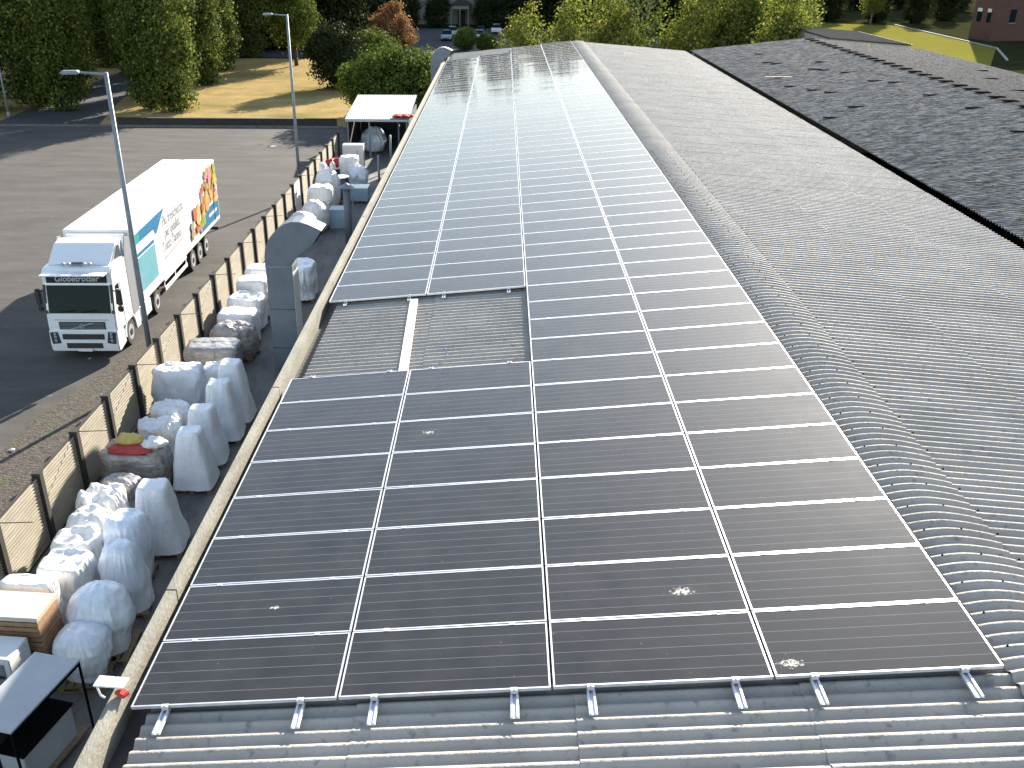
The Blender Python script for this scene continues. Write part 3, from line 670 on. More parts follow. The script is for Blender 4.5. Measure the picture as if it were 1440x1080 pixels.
wrapped('wrapped_pallet', (-4.82, 17.75, 0), 1.15, 1.1, 1.62, 'trapezoid', 'wrap_white', 'tapered white stack, middle of the three behind one another', 'wrapped pallet', R(5), 7, 5, .018, .03)
wrapped('wrapped_pallet', (-4.72, 19.35, 0), 1.15, 1.15, 1.72, 'trapezoid', 'wrap_white', 'broad tapered white stack with a stepped top, before the tallest tapered one', 'wrapped pallet', R(4), 8, 5, .02, .05)
wrapped('wrapped_pallet', (-4.66, 20.6, 0), 1.12, 1.15, 1.86, 'trapezoid', 'wrap_white', 'tallest tapered white stack at the far end of its row', 'wrapped pallet', R(3), 9, 5, .018, .03)
# inner row beside the fence
wrapped('wrapped_pallet', (-5.78, 10.2, 0), 1.05, 1.0, 1.42, 'block', 'wrap_bag', 'creamy block shaped bag with a small brown hole in its top', 'wrapped pallet', R(-4), 11, 4.5, .03, .05, dip=.06)
wrapped('bulk_bag', (-6.1, 11.55, 0), 1.15, 1.0, 1.18, 'drum', 'wrap_bag', 'white bulk bag with a ring shaped top beside the ribbed fence', 'bulk bag', R(6), 12, 2.6, .03, .07, dip=.10)
wrapped('bulk_bag', (-6.2, 12.65, 0), 1.1, 0.95, 1.12, 'drum', 'wrap_bag', 'crumpled translucent bulk bag just behind the ring topped one', 'bulk bag', R(-6), 13, 3.0, .05, .11)
wrapped('bulk_bag', (-6.3, 13.6, 0), 1.15, 0.95, 1.12, 'block', 'wrap_bag', 'very crumpled white bag with a bunched frilly top by the fence', 'bulk bag', R(10), 14, 3.0, .06, .16)
wrapped('wrapped_pallet', (-6.25, 14.7, 0), 1.1, 0.85, 0.95, 'drum', 'wrap_grey', 'low grey clear wrapped bundle of round pieces before the brown pile', 'wrapped pallet', R(-4), 15, 3.0, .05, .08, dip=.05)
wrapped('wrapped_pallet', (-6.32, 16.25, 0), 1.75, 1.15, 1.08, 'block', 'wrap_clear', 'wide brown pile under clear film carrying a yellow and a red sack', 'wrapped pallet', R(-3), 16, 4.0, .05, .07)
wrapped('bulk_bag', (-6.1, 17.75, 0), 1.2, 0.95, 1.15, 'block', 'wrap_bag', 'lumpy white bag directly behind the yellow sack', 'bulk bag', R(8), 17, 3.0, .06, .15)
wrapped('bulk_bag', (-6.2, 19.1, 0), 1.15, 1.0, 1.05, 'block', 'wrap_bag', 'slouching white bag in front of the pillow shaped bale', 'bulk bag', R(-8), 18, 3.2, .05, .12)
wrapped('wrapped_pallet', (-6.55, 21.15, 0), 1.55, 1.0, 1.45, 'block', 'wrap_white', 'large white bale wrapped like a pillow against the fence', 'wrapped pallet', R(4), 19, 5.0, .05, .07)
wrapped('bulk_bag', (-5.55, 21.9, 0), 0.8, 0.9, 1.2, 'block', 'wrap_bag', 'greyish bag squeezed between the pillow bale and the tapered stacks', 'bulk bag', R(4), 20, 3.4, .05, .08)
wrapped('wrapped_pallet', (-6.3, 24.3, 0), 1.85, 1.25, 1.05, 'block', 'wrap_grey', 'boxy grey brown pallet load with six dents in its top', 'wrapped pallet', R(2), 21, 7.0, .025, .03, dents=1)
wrapped('wrapped_pallet', (-5.95, 25.95, 0), 1.5, 1.1, 1.15, 'drum', 'wrap_clear', 'rounded dark brown load under shiny film behind the dented one', 'wrapped pallet', R(-5), 22, 3.0, .05, .10)
wrapped('wrapped_pallet', (-6.15, 27.35, 0), 1.45, 1.15, 1.15, 'block', 'wrap_white', 'low white wrapped load with a flat light top beside the duct', 'wrapped pallet', R(4), 23, 5.0, .03, .05)
wrapped('bulk_bag', (-6.2, 28.95, 0), 1.3, 1.2, 1.25, 'block', 'wrap_white', 'white load with a sunken grey top left of the duct', 'bulk bag', R(-3), 24, 4.0, .04, .07, dip=.12)
wrapped('bulk_bag', (-6.25, 30.5, 0), 1.25, 1.1, 1.45, 'block', 'wrap_bag', 'tall clean white block shaped bag left of the duct', 'bulk bag', R(3), 25, 6.0, .02, .03)
wrapped('bulk_bag', (-6.3, 31.95, 0), 1.15, 1.1, 1.5, 'block', 'wrap_bag', 'farther white block shaped bag half hidden by the duct', 'bulk bag', R(-2), 26, 5.0, .02, .03)
wrapped('bulk_bag', (-4.75, 33.0, 0), 1.1, 1.9, 1.35, 'block', 'wrap_white', 'big white shrouded load standing right behind the duct', 'bulk bag', R(4), 27, 4.0, .04, .06)
# beyond the duct
wrapped('bulk_bag', (-6.45, 42.3, 0), 1.35, 1.3, 1.25, 'sack', 'wrap_bag', 'round white bag peeking over the duct hood, nearer of the pair', 'bulk bag', 0.1, 31, 2.2, .04, .06)
wrapped('bulk_bag', (-6.1, 43.9, 0), 1.3, 1.2, 1.45, 'sack', 'wrap_bag', 'round white bag peeking over the duct hood, farther of the pair', 'bulk bag', -.1, 32, 2.2, .04, .06)
wrapped('bulk_bag', (-6.2, 46.6, 0), 1.35, 1.3, 1.65, 'block', 'wrap_bag', 'white hooded load with a flat box at its front, left of the flue pipe', 'bulk bag', .05, 33, 3.5, .03, .05)
tuft_bag = wrapped('bulk_bag', (-6.3, 49.6, 0), 1.4, 1.3, 1.95, 'sack', 'wrap_bag', 'big pale bag with two upright ear like tufts on top', 'bulk bag', .0, 34, 2.6, .03, .10)
wrapped('bulk_bag', (-5.75, 54.6, 0), 1.2, 1.1, 1.75, 'block', 'wrap_bag', 'white wrapped column beside the red bundle', 'bulk bag', .1, 35, 4, .03, .04)
wrapped('bulk_bag', (-5.1, 53.9, 0), 1.15, 1.1, 1.3, 'sack', 'wrap_film', 'translucent plastic bag with reddish contents by the white column', 'bulk bag', .0, 36, 2.2, .05, .08)
wrapped('bulk_bag', (-5.6, 66.3, 0), 1.5, 1.4, 1.6, 'sack', 'wrap_film', 'bluish crumpled plastic bundle in the dark mouth of the shed', 'bulk bag', .2, 37, 2.4, .08, .2)
def soft(name, loc, w, d, h, m, lab, cat, seed, sq=2.4, lump=.05):
    mb = MB(); sv = Vector((seed, seed * 2.3, seed * 1.1))
    def fn(u, v):
        a = 2 * math.pi * u; b = math.pi * v
        r = (abs(math.cos(a)) ** sq + abs(math.sin(a)) ** sq) ** (-1 / sq); s = math.sin(b) ** 0.6
        p = Vector((math.cos(a) * r * s * w / 2, math.sin(a) * r * s * d / 2, h / 2 - h / 2 * math.cos(b)))
        k = 1 + lump * 4 * noise.noise(p * 5 + sv) + lump * 2 * noise.noise(p * 13 + sv)
        return (p.x * k, p.y * k, max(0, p.z * k))
    mb.grid(fn, 36, 18, True); o = mb.obj(name, m, smooth=True, fixn=False); o.location = loc; return tag(o, lab, cat)
soft('sack', (-6.45, 16.3, 1.27), .75, .45, .30, 'yellow_cloth', 'yellow sack lying on the brown film wrapped pile', 'sack', 1)
soft('sack', (-6.35, 16.0, 1.2), 1.25, .6, .17, 'red_cloth', 'flat red sack under the yellow one on the brown pile', 'sack', 2)
soft('sack', (-5.75, 16.25, 1.22), .62, .55, .25, 'wrap_bag', 'white crumpled bag next to the yellow sack on the brown pile', 'sack', 3, lump=.09)
soft('bundle', (-6.65, 54.5, 1.28), 1.05, .9, .45, 'red_cloth', 'dark red plastic bundle on top of the drum lid', 'bundle', 4, lump=.08)
tuft = soft('tuft', (-0.25, -0.1, 2.0), .35, .3, .45, 'wrap_bag', '', '', 5, lump=.08); tuft.parent = tuft_bag; del tuft['label']; del tuft['category']
tuft = soft('tuft', (0.35, -0.1, 2.0), .3, .3, .5, 'wrap_bag', '', '', 6, lump=.08); tuft.parent = tuft_bag; del tuft['label']; del tuft['category']
# rigid goods
def cargo(name, loc, d, m, lab, cat, rz=0.0, trim=None, lid=None):
    t = empty(name, loc, rz, lab, cat)
    MB().box((0, 0, d[2] / 2), d).obj('body', m, t, bevel=0.015)
    if lid: MB().box((0, 0, d[2] + 0.03), (d[0] + .05, d[1] + .05, 0.06)).obj('lid', lid, t, bevel=0.01)
    if trim: MB().box((d[0] * .2, -d[1] / 2 - 0.012, d[2] * .55), (0.03, 0.03, d[2] * .5)).obj('handle', trim, t)
    return t
cargo('fridge', (-6.25, 60.2, 0), (1.4, .8, 1.62), 'white_paint', 'white upright box fridge standing before the shed', 'fridge', 0.02, 'grey_plastic')
cargo('storage_box', (-4.9, 44.9, 0), (1.05, .95, .95), 'pale_blue', 'pale blue plastic box next to the flue pipe', 'storage box', 0.03, lid='pale_blue')
t = cargo('crate', (-4.72, 50.6, 0.15), (1.3, 1.0, .72), 'pale_blue', 'pale blue crate on a pallet beyond the flue pipe', 'crate', 0.0, lid='wrap_bag'); pallet(t, 1.3, 1.0).location = (0, 0, -0.15)
t = empty('drum', (-5.8, 51.5, 0), 0, 'dark blue drum standing behind the tufted pale bag', 'drum')
MB().cyl((0, 0, 0), (0, 0, 1.25), .45, .45, 24).obj('body', 'car_dark', t, smooth=False)
MB().cyl((0, 0, 1.25), (0, 0, 1.30), .47, .47, 24).obj('lid', 'wrap_bag', t)
t = empty('drum', (-6.75, 54.6, 0), 0, 'wide dark drum with a big white round lid under the red bundle', 'drum')
MB().cyl((0, 0, 0), (0, 0, 1.2), .62, .62, 28).obj('body', 'car_dark', t); MB().cyl((0, 0, 1.2), (0, 0, 1.28), .68, .68, 28).obj('lid', 'white_paint', t)
cargo('cardboard_box', (-6.15, 45.75, 0), (1.1, .35, 1.1), 'grey_panel', 'flat grey box leaning at the front of the hooded load', 'box', 0.03)
# stack of cream boards
t = empty('board_stack', (-6.0, 8.3, 0), R(-3), 'stack of large cream boards with brown edges beside the fence', 'board stack')
pallet(t, 1.35, 0.9)
for i in range(13):
    rr = random.Random(i); MB().box((rr.uniform(-.012, .012), rr.uniform(-.012, .012), 0.155 + 0.06 + i * 0.122), (1.35, 0.86, 0.10)).obj('board', 'board' if i == 12 else 'board_edge', t, bevel=0.004)
    if i < 12: MB().box((0, 0, 0.155 + 0.121 + i * 0.122), (1.30, 0.82, 0.022)).obj('spacer', 'black', t)
t = empty('appliance', (-6.05, 7.35, 0), R(-4), 'white boxed appliance with grey front before the cream board stack', 'appliance')
MB().box((0, 0, .72), (1.0, .72, 1.38)).obj('body', 'white_paint', t, bevel=0.02)
MB().box((-.05, -.372, .74), (.84, .02, 1.1)).obj('front_panel', 'grey_plastic', t, bevel=0.005); MB().box((.25, -.395, 1.0), (.2, .03, .05)).obj('handle', 'plastic_dark', t)
wrapped('wrapped_pallet', (-6.15, 9.2, 0), 1.2, .5, 1.55, 'block', 'wrap_bag', 'slim white wrapped load sticking up behind the cream boards', 'wrapped pallet', R(-3), 41, 4.0, .02, .03)
# black framed cabinet with grey top
ax = [Vector((-4.95, 6.83)), Vector((-4.02, 6.62)), Vector((-4.42, 4.70))]
e1 = (ax[1] - ax[0]); e2 = (ax[2] - ax[1])
cw_, cd_ = e1.length, e2.length; rz = math.atan2(e1.y, e1.x); ctr = ax[0] + e1 / 2 + e2 / 2
t = empty('display_cabinet', (ctr.x, ctr.y, 0), rz, 'black framed open cabinet with a flat grey top in the near corner of the alley', 'cabinet')
HC = 1.75
MB().box((0, 0, HC - 0.02), (cw_, cd_, 0.04)).obj('top_panel', 'grey_panel', t, bevel=0.004)
for sx in (-1, 1):
    for sy in (-1, 1): MB().box((sx * (cw_ / 2 - .02), sy * (cd_ / 2 - .02), (HC - .04) / 2), (.035, .035, HC - .04)).obj('post', 'black', t)
mb = MB()
for sy in (-1, 1): mb.box((0, sy * (cd_ / 2 - .005), HC - .07), (cw_ - .1, .02, .05))
for sx in (-1, 1): mb.box((sx * (cw_ / 2 - .005), 0, HC - .07), (.02, cd_ - .1, .05))
mb.obj('rail', 'black', t)
MB().box((0, 0, .16), (cw_ - .1, cd_ - .1, .05)).obj('bottom_shelf', 'wood', t)
MB().box((-cw_ / 2 + .04, 0, .9), (.012, cd_ - .12, 1.4)).obj('side_panel', 'shed_side', t)
t2 = empty('carton', (ctr.x + .06, ctr.y - .05, 0.186), rz, 'grey white carton with a dark open top inside the black framed cabinet', 'carton')
MB().box((0, 0, .36), (cw_ * .55, cd_ * .7, .72)).obj('body', 'grey_panel', t2, bevel=.01)
MB().box((0, 0, .74), (cw_ * .62, cd_ * .74, .04)).obj('lid', 'black', t2)

# ------------------------------------------------------------------ articulated lorry (front towards -y)
lo = empty('articulated_lorry', (-11.41, 25.68, 0), R(1.9), 'white articulated lorry with a fruit picture on its refrigerated trailer', 'lorry')
HW = 1.25
cabp = [(0.02, 0.62), (-0.04, 1.20), (0.0, 1.86), (0.20, 2.78), (0.20, 3.12), (0.42, 3.30), (2.18, 3.34), (2.2, 1.10), (2.15, 0.95), (0.3, 0.95)]
cab_ = MB().prism(cabp, 'x', -HW, HW).obj('cab', 'truck_white', lo, bevel=0.05)
# windscreen, sign band, lower panels sit proud of the cab
def plate(poly, name, m, parent, off=0.0, **k):
    """poly: list of (x, y, z) outer face; gets 20 mm thickness towards +y"""
    n = len(poly); vs = [(x, y - 0.022 - off, z) for x, y, z in poly] + [(x, y + 0.02, z) for x, y, z in poly]
    return MB().add(vs, [tuple(range(n - 1, -1, -1)), tuple(range(n, 2 * n))] + [(i, (i + 1) % n, n + (i + 1) % n, n + i) for i in range(n)]).obj(name, m, parent, **k)
def fy(z):   # front face y at height z
    for (y0, z0), (y1, z1) in zip(cabp[:4], cabp[1:5]):
        if z0 <= z <= z1: return y0 + (y1 - y0) * (z - z0) / (z1 - z0)
    return 0.0
def fq(x0, x1, z0, z1): return [(x0, fy(z0), z0), (x1, fy(z0), z0), (x1, fy(z1), z1), (x0, fy(z1), z1)]
plate(fq(-1.12, 1.12, 1.72, 2.70), 'windscreen', 'glass', lo)
for sx in (-1, 1): plate(fq(sx * 1.20 - .05, sx * 1.20 + .05, 1.70, 2.72), 'pillar', 'plastic_dark', lo, off=-.006)
mb = MB()
for x0 in (-.75, .05): mb.cyl((x0, fy(1.76) - .05, 1.76), (x0 + .62, fy(1.84) - .05, 1.84), .014, n=6)
mb.obj('wipers', 'black', lo)
sg = plate(fq(-1.08, 1.08, 2.79, 3.09), 'sign_band', 'navy', lo, off=.008)
rotf = Matrix.Rotation(R(90), 4, 'X')
text_obj('lettering', 'Globetrotter', 0.30, 'lettering', sg, Matrix.Translation((0, 0.168, 2.94)) @ rotf, shear=0.25, bold=0.006)
MB().box((0, 0.02, 3.16), (2.3, .5, .05)).obj('sun_visor', 'truck_white', lo, bevel=.015)
gr = plate(fq(-.84, .84, 1.12, 1.40), 'grille', 'plastic_dark', lo)
mb = MB()
for i in range(5): mb.box((0, fy(1.2) - .035, 1.155 + i * .052), (1.6, .014, .016))
mb.obj('slats', 'grey_plastic', gr)
MB().box((0, fy(1.26) - .06, 1.26), (.9, .016, .028), mtx=Matrix.Translation((0, 0, 1.26)) @ Matrix.Rotation(R(-16), 4, 'Y') @ Matrix.Translation((0, 0, -1.26))).obj('diagonal_bar', 'rim', gr)
mb = MB()
for i in range(20):
    a0, a1 = 6.283 * i / 20, 6.283 * (i + 1) / 20; mb.cyl((.075 * math.cos(a0), fy(1.26) - .07, 1.26 + .075 * math.sin(a0)), (.075 * math.cos(a1), fy(1.26) - .07, 1.26 + .075 * math.sin(a1)), .011, n=6)
mb.obj('ring_emblem', 'rim', gr)
plate(fq(-.98, .98, 1.46, 1.48), 'panel_gap', 'grey_plastic', lo, off=-.012)
bp_ = [(-0.10, 0.30), (-0.13, 0.55), (-0.10, 1.10), (0.55, 1.10), (0.75, 0.80), (0.75, 0.36), (0.1, 0.26)]
bum = MB().prism(bp_, 'x', -HW + .005, HW - .005).obj('bumper', 'truck_white', lo, bevel=0.04)
for z0, z1, hw in ((.76, .96, .76), (.42, .62, .66)):
    MB().box((0, -0.122, (z0 + z1) / 2), (2 * hw, .05, z1 - z0)).obj('intake', 'plastic_dark', bum, bevel=.01)
for sx in (-1, 1):
    h = MB().add([(sx * .84, -.142, .62), (sx * 1.16, -.142, .58), (sx * 1.20, -.135, 1.02), (sx * .92, -.135, 1.04), (sx * .84, -.08, .62), (sx * 1.16, -.08, .58), (sx * 1.20, -.08, 1.02), (sx * .92, -.08, 1.04)],
             [(0, 1, 2, 3), (4, 5, 6, 7), (0, 1, 5, 4), (1, 2, 6, 5), (2, 3, 7, 6), (3, 0, 4, 7)]).obj('headlight', 'plastic_dark', bum)
    for zz in (.72, .86, .97): MB().cyl((sx * 1.02, -.150, zz), (sx * 1.02, -.10, zz), .055, n=12).obj('lamp', 'lamp_glass', h)
pl = MB().box((0, -.145, .36), (.52, .02, .11)).obj('number_plate', 'white_paint', bum)
# deflector over the roof, with side wings
dfp = [(0.55, 3.30), (0.85, 3.42), (1.55, 3.86), (2.12, 3.93), (2.14, 3.30)]
MB().prism(dfp, 'x', -1.16, 1.16).obj('roof_deflector', 'truck_white', lo, bevel=.06)
mb = MB().prism([(1.0, 3.40), (1.75, 3.36), (1.70, 3.80), (1.5, 3.78)], 'x', 1.155, 1.172); mb.obj('deflector_vent', 'plastic_dark', lo)
MB().prism([(1.85, 1.0), (2.62, 1.0), (2.62, 3.85), (2.14, 3.93), (1.85, 3.3)], 'x', 1.235, 1.262).obj('side_fairing', 'grey_plastic', lo)
MB().prism([(1.85, 1.0), (2.62, 1.0), (2.62, 3.85), (2.14, 3.93), (1.85, 3.3)], 'x', -1.262, -1.235).obj('side_fairing', 'grey_plastic', lo)
mb = MB()
for x in (-.45, -.25, .3, .5): mb.cyl((x, .45, 3.40), (x, .36, 3.40), .07, .07, 12)
mb.box((0, .45, 3.37), (1.5, .03, .03)); mb.obj('roof_lamps', 'lamp_glass', lo)
MB().box((.0, .55, 3.38), (.5, .22, .05)).obj('roof_hatch', 'plastic_dark', lo)
# side window, door line, handle
sw = MB().prism([(0.28, 1.95), (0.42, 2.62), (0.80, 2.62), (0.80, 1.95)], 'x', HW - .02, HW + .008).obj('side_window', 'glass', lo)
MB().prism([(0.28, 1.95), (0.42, 2.62), (0.80, 2.62), (0.80, 1.95)], 'x', -HW - .008, -HW + .02).obj('side_window', 'glass', lo)
dr = MB().box((HW + .004, .93, 1.75), (.012, .012, 1.7)).box((HW + .004, .52, 1.12), (.012, .8, .012)).obj('door_gap', 'grey_plastic', lo)
MB().box((HW + .014, .8, 1.62), (.03, .12, .04)).obj('door_handle', 'plastic_dark', lo)
for sx in (-1, 1):
    mr = MB().box((sx * (HW + .20), .12, 2.28), (.20, .14, .62)).obj('wing_mirror', 'plastic_dark', lo, bevel=.04)
    MB().box((sx * (HW + .19), .14, 1.84), (.20, .14, .22)).obj('wide_angle_mirror', 'plastic_dark', mr, bevel=.04)
    MB().cyl((sx * HW, .14, 2.52), (sx * (HW + .2), .12, 2.48), .025, n=8).obj('mirror_arm', 'plastic_dark', mr)
def wheel(y, sx, r=.50, wd=.30):
    x = sx * (1.22 - wd / 2); tw = MB().cyl((x - wd / 2, y, r), (x + wd / 2, y, r), r, r, 28).obj('wheel', 'rubber', lo, bevel=.03)
    MB().cyl((x + sx * (wd / 2 + .004), y, r), (x + sx * (wd / 2 - .06), y, r), .30, .30, 20).obj('rim', 'rim', tw)
    MB().cyl((x + sx * (wd / 2 + .03), y, r), (x + sx * (wd / 2 - .02), y, r), .12, .14, 14).obj('hub', 'plastic_dark', tw)
    return tw
WY = [1.42, 4.95, 10.55, 11.85, 13.15]
for y in WY:
    for sx in (-1, 1): wheel(y, sx)
# wheel arch and steps, chassis
for sx in (-1, 1):
    mb = MB()
    for i in range(13):
        a = math.pi * i / 12; b = math.pi * (i + 1) / 12
        if i == 12: break
        mb.add([(sx * 1.20, 1.42 + .60 * math.cos(a), .52 + .60 * math.sin(a)), (sx * 1.20, 1.42 + .60 * math.cos(b), .52 + .60 * math.sin(b)), (sx * 1.262, 1.42 + .60 * math.cos(b), .52 + .60 * math.sin(b)), (sx * 1.262, 1.42 + .60 * math.cos(a), .52 + .60 * math.sin(a)),
                (sx * 1.20, 1.42 + .72 * math.cos(a), .52 + .66 * math.sin(a)), (sx * 1.20, 1.42 + .72 * math.cos(b), .52 + .66 * math.sin(b)), (sx * 1.262, 1.42 + .72 * math.cos(b), .52 + .66 * math.sin(b)), (sx * 1.262, 1.42 + .72 * math.cos(a), .52 + .66 * math.sin(a))],
               [(0, 1, 2, 3), (7, 6, 5, 4), (3, 2, 6, 7), (0, 4, 5, 1)])
    mb.obj('wheel_arch', 'truck_white', lo)
    MB().box((sx * 1.16, 2.35, .68), (.16, .5, .62)).obj('side_skirt', 'truck_white', lo, bevel=.02)
    MB().box((sx * 1.08, 3.4, .72), (.35, 1.35, .62)).obj('fuel_tank', 'truck_white', lo, bevel=.05)
MB().box((0, 3.3, .86), (.9, 5.0, .24)).box((0, 9.3, 1.02), (.9, 12.0, .20)).obj('chassis', 'plastic_dark', lo)
# trailer
TX, T0, T1, TB, TT = 1.29, 2.55, 16.12, 1.22, 4.0
tb = MB().box((0, (T0 + T1) / 2, (TB + TT) / 2), (2 * TX, T1 - T0, TT - TB)).obj('trailer_box', 'trailer_white', lo, bevel=.02)
MB().box((0, (T0 + T1) / 2, TB - .06), (2 * TX - .02, T1 - T0 - .02, .14)).obj('floor_frame', 'white_paint', lo)
fu = MB().box((0, T0 - .16, 3.25), (2.2, .34, 1.3)).obj('fridge_unit', 'white_paint', lo, bevel=.03)
text_obj('lettering', 'THERMO KING', 0.17, 'ink', fu, Matrix.Translation((0.05, T0 - .334, 3.72)) @ rotf, bold=.006)
for sx in (-.8, .8): MB().box((sx, T0 - .335, 3.55), (.34, .02, .10)).obj('vent', 'plastic_dark', fu)
mb = MB()
for z in (4.003,): mb.box((0, T1 - 4.6, z), (.012, 8.5, .006), R(13))
mb.obj('roof_seam', 'grey_plastic', tb)
for sx in (-1, 1):
    g = MB().box((sx * 1.2, 7.75, .98), (.04, 3.6, .16)).box((sx * 1.2, 7.75, .60), (.04, 3.6, .16))
    for y in (6.0, 7.7, 9.5): g.box((sx * 1.17, y, .80), (.03, .08, .56))
    g.obj('side_guard', 'white_paint', lo)
    MB().box((sx * .85, 5.9, .55), (.14, .14, 1.0)).obj('landing_leg', 'plastic_dark', lo)
    MB().box((sx * 1.05, 12.0, .62), (.1, .5, .05)).obj('mudguard', 'plastic_dark', lo)
MB().box((0, 15.9, .62), (2.4, .12, .14)).obj('rear_bumper', 'plastic_dark', lo)
# printed pictures on the right-hand (+x) side: local plane coordinates (y along the trailer, z up)
def decal(poly, m, lift, parent=tb, name='print'):
    x = TX + lift; n = len(poly)
    return MB().add([(x, y, z) for y, z in poly] + [(x - .004, y, z) for y, z in poly], [tuple(range(n)), tuple(range(2 * n - 1, n - 1, -1))] + [(i, (i + 1) % n, n + (i + 1) % n, n + i) for i in range(n)])
decal([(3.0, 3.72), (3.0, 3.05), (4.7, 3.05), (5.6, 3.1), (6.95, 3.80)], 'blue', .004).obj('print_triangle', 'blue', tb)
decal([(2.7, 3.72), (2.7, 2.6), (3.05, 2.6), (3.35, 3.1), (3.35, 3.72)], 'teal', .006).obj('print_band', 'teal', tb)
def rrect(y0, y1, z0, z1, r):
    out = []
    for cy, cz, a0 in ((y1 - r, z1 - r, 0), (y0 + r, z1 - r, 90), (y0 + r, z0 + r, 180), (y1 - r, z0 + r, 270)):
        for k in range(5): a = R(a0 + k * 22.5); out.append((cy + r * math.cos(a), cz + r * math.sin(a)))
    return out
decal(rrect(2.75, 5.25, 1.38, 3.32, .18), 'w', .008).obj('print_window_frame', 'trailer_white', tb)
decal(rrect(2.8, 5.1, 1.48, 2.80, .12), 'w', .011).obj('print_window', 'cyan', tb)
decal([(2.8, 2.98), (2.8, 2.84), (5.05, 2.84), (5.05, 2.98)], 'w', .011).obj('print_stripe', 'blue', tb)
rots = Matrix(((0, 0, 1, 0), (1, 0, 0, 0), (0, 1, 0, 0), (0, 0, 0, 1)))   # text x -> +y, text y -> +z, normal -> +x
for s, y, z in (('Pi\u00f9 freschezza', 8.05, 3.28), ('pi\u00f9 qualit\u00e0', 7.75, 2.78), ("Tutto l'anno.", 7.55, 2.28)):
    text_obj('lettering', s, 0.58, 'ink', tb, Matrix.Translation((TX + .005, y, z)) @ rots, shear=.12, bold=.006)
decal([(6.1, 1.86), (6.1, 1.81), (9.1, 1.93), (9.1, 1.97)], 'w', .005).obj('print_underline', 'red', tb)
decal([(11.9, 1.28), (16.05, 1.28), (16.05, 2.12), (13.9, 2.10)], 'w', .004).obj('print_corner', 'blue', tb)
decal([(14.0, 1.62), (15.6, 1.62), (15.6, 1.76), (14.0, 1.76)], 'w', .006).obj('print_line', 'white_paint', tb)
rf = random.Random(12); li = 0
def blob(cy, cz, r, m, el=1.0):
    global li
    li += 1; n = 16; ph = rf.uniform(0, 6)
    pts = [(cy + r * el * (1 + .12 * math.sin(3 * 6.283 * i / n + ph)) * math.cos(6.283 * i / n), max(1.27, min(3.96, cz + r * (1 + .12 * math.cos(2 * 6.283 * i / n + ph)) * math.sin(6.283 * i / n)))) for i in range(n)]
    return decal(pts, m, .004 + .0006 * li).obj('print_fruit', m, tb)
for k in range(96):
    f = rf.random(); cy = 11.0 + 5.0 * f ** .8
    zmax = min(3.8, 1.75 + (cy - 10.6) * .62); zmin = 1.42 if cy < 12.4 else min(2.3, 1.42 + (cy - 12.4) * .55)
    cz = rf.uniform(zmin, zmax); hz = (cz - 1.4) / 2.4
    m = rf.choice(['orange', 'yellow', 'yellow', 'red', 'orange', 'green', 'brown'] if hz < .6 else ['green', 'yellow', 'orange', 'pink', 'green', 'red'])
    blob(min(cy, 15.75), cz, rf.uniform(.08, .30), m, rf.uniform(.7, 1.4))
for cy, cz, r, m in ((10.7, 2.0, .26, 'brown'), (10.6, 1.62, .22, 'brown'), (11.3, 2.45, .3, 'red'), (14.6, 3.62, .24, 'pink'), (14.5, 3.3, .2, 'pink'), (15.7, 3.7, .26, 'green'), (15.6, 3.1, .28, 'yellow')): blob(cy, cz, r, m)
MB().box((TX + .012, 15.1, (TB + TT) / 2), (.02, .05, TT - TB - .02)).obj('door_post', 'plastic_dark', tb)

for o in list(lo.children):     # the trailer stands a little farther from the cab
    n = o.name.split('.')[0]
    if n in ('trailer_box', 'floor_frame', 'fridge_unit', 'side_guard', 'landing_leg', 'mudguard', 'rear_bumper') or (n == 'wheel' and o.data.vertices[0].co.y > 8): o.location.y = .33
# ------------------------------------------------------------------ trees
def crown_mesh(name, blobs, n, leaf, seed, m, cl=0.55, inner=0.12):
    """leaf-sized quads gathered in clusters through a union of ellipsoids (cx,cy,cz,rx,ry,rz)"""
    rd = random.Random(seed); vs = []; fs = []
    blobs = list(blobs)
    for b in list(blobs):
        for _ in range(5):
            d = Vector((rd.gauss(0, 1), rd.gauss(0, 1), rd.gauss(0, .8))).normalized(); q = rd.uniform(.22, .42)
            blobs.append((b[0] + d.x * b[3] * .98, b[1] + d.y * b[4] * .98, max(.4, b[2] + d.z * b[5] * .98), b[3] * q, b[4] * q, b[5] * q))
    wts = [(b[3] * b[4] * b[5]) ** .8 for b in blobs]; per = 9
    for _ in range(n // per):
        b = rd.choices(blobs, wts)[0]
        while True:
            d = Vector((rd.gauss(0, 1), rd.gauss(0, 1), rd.gauss(0, 1)))
            if d.length > .01: break
        d.normalize(); rad = rd.uniform(.70, 1.0) if rd.random() > inner else rd.uniform(.2, .7)
        rad *= 1 + .40 * noise.noise(d * 2.6 + Vector((seed, b[0], b[2])))
        c = Vector((b[0] + d.x * rad * b[3], b[1] + d.y * rad * b[4], b[2] + d.z * rad * b[5]))
        if noise.noise(c * (0.62 / cl) + Vector((seed * 3, 0, 0))) < -0.10: continue
        for _k in range(per):
            p = c + Vector((rd.gauss(0, cl * .5), rd.gauss(0, cl * .5), rd.gauss(0, cl * .42)))
            if p.z < 0.12: p.z = 0.12 + rd.random() * .2
            s = leaf * rd.uniform(.6, 1.35)
            nrm = (d * 0.95 + Vector((rd.gauss(0, .6), rd.gauss(0, .6), rd.gauss(0, .6) + .25))).normalized()
            q = nrm.to_track_quat('Z', 'Y').to_matrix() @ Matrix.Rotation(rd.uniform(0, 6.28), 3, 'Z')
            o = len(vs); ww = s * .42
            for lx, ly in ((-s * .6, 0), (0, -ww), (s * .6, 0), (0, ww)): vs.append(tuple(p + q @ Vector((lx, ly, 0))))
            fs.append((o, o + 1, o + 2, o + 3))
    me = bpy.data.meshes.new(name); me.from_pydata(vs, [], fs); me.update(); me.materials.append(m); return me
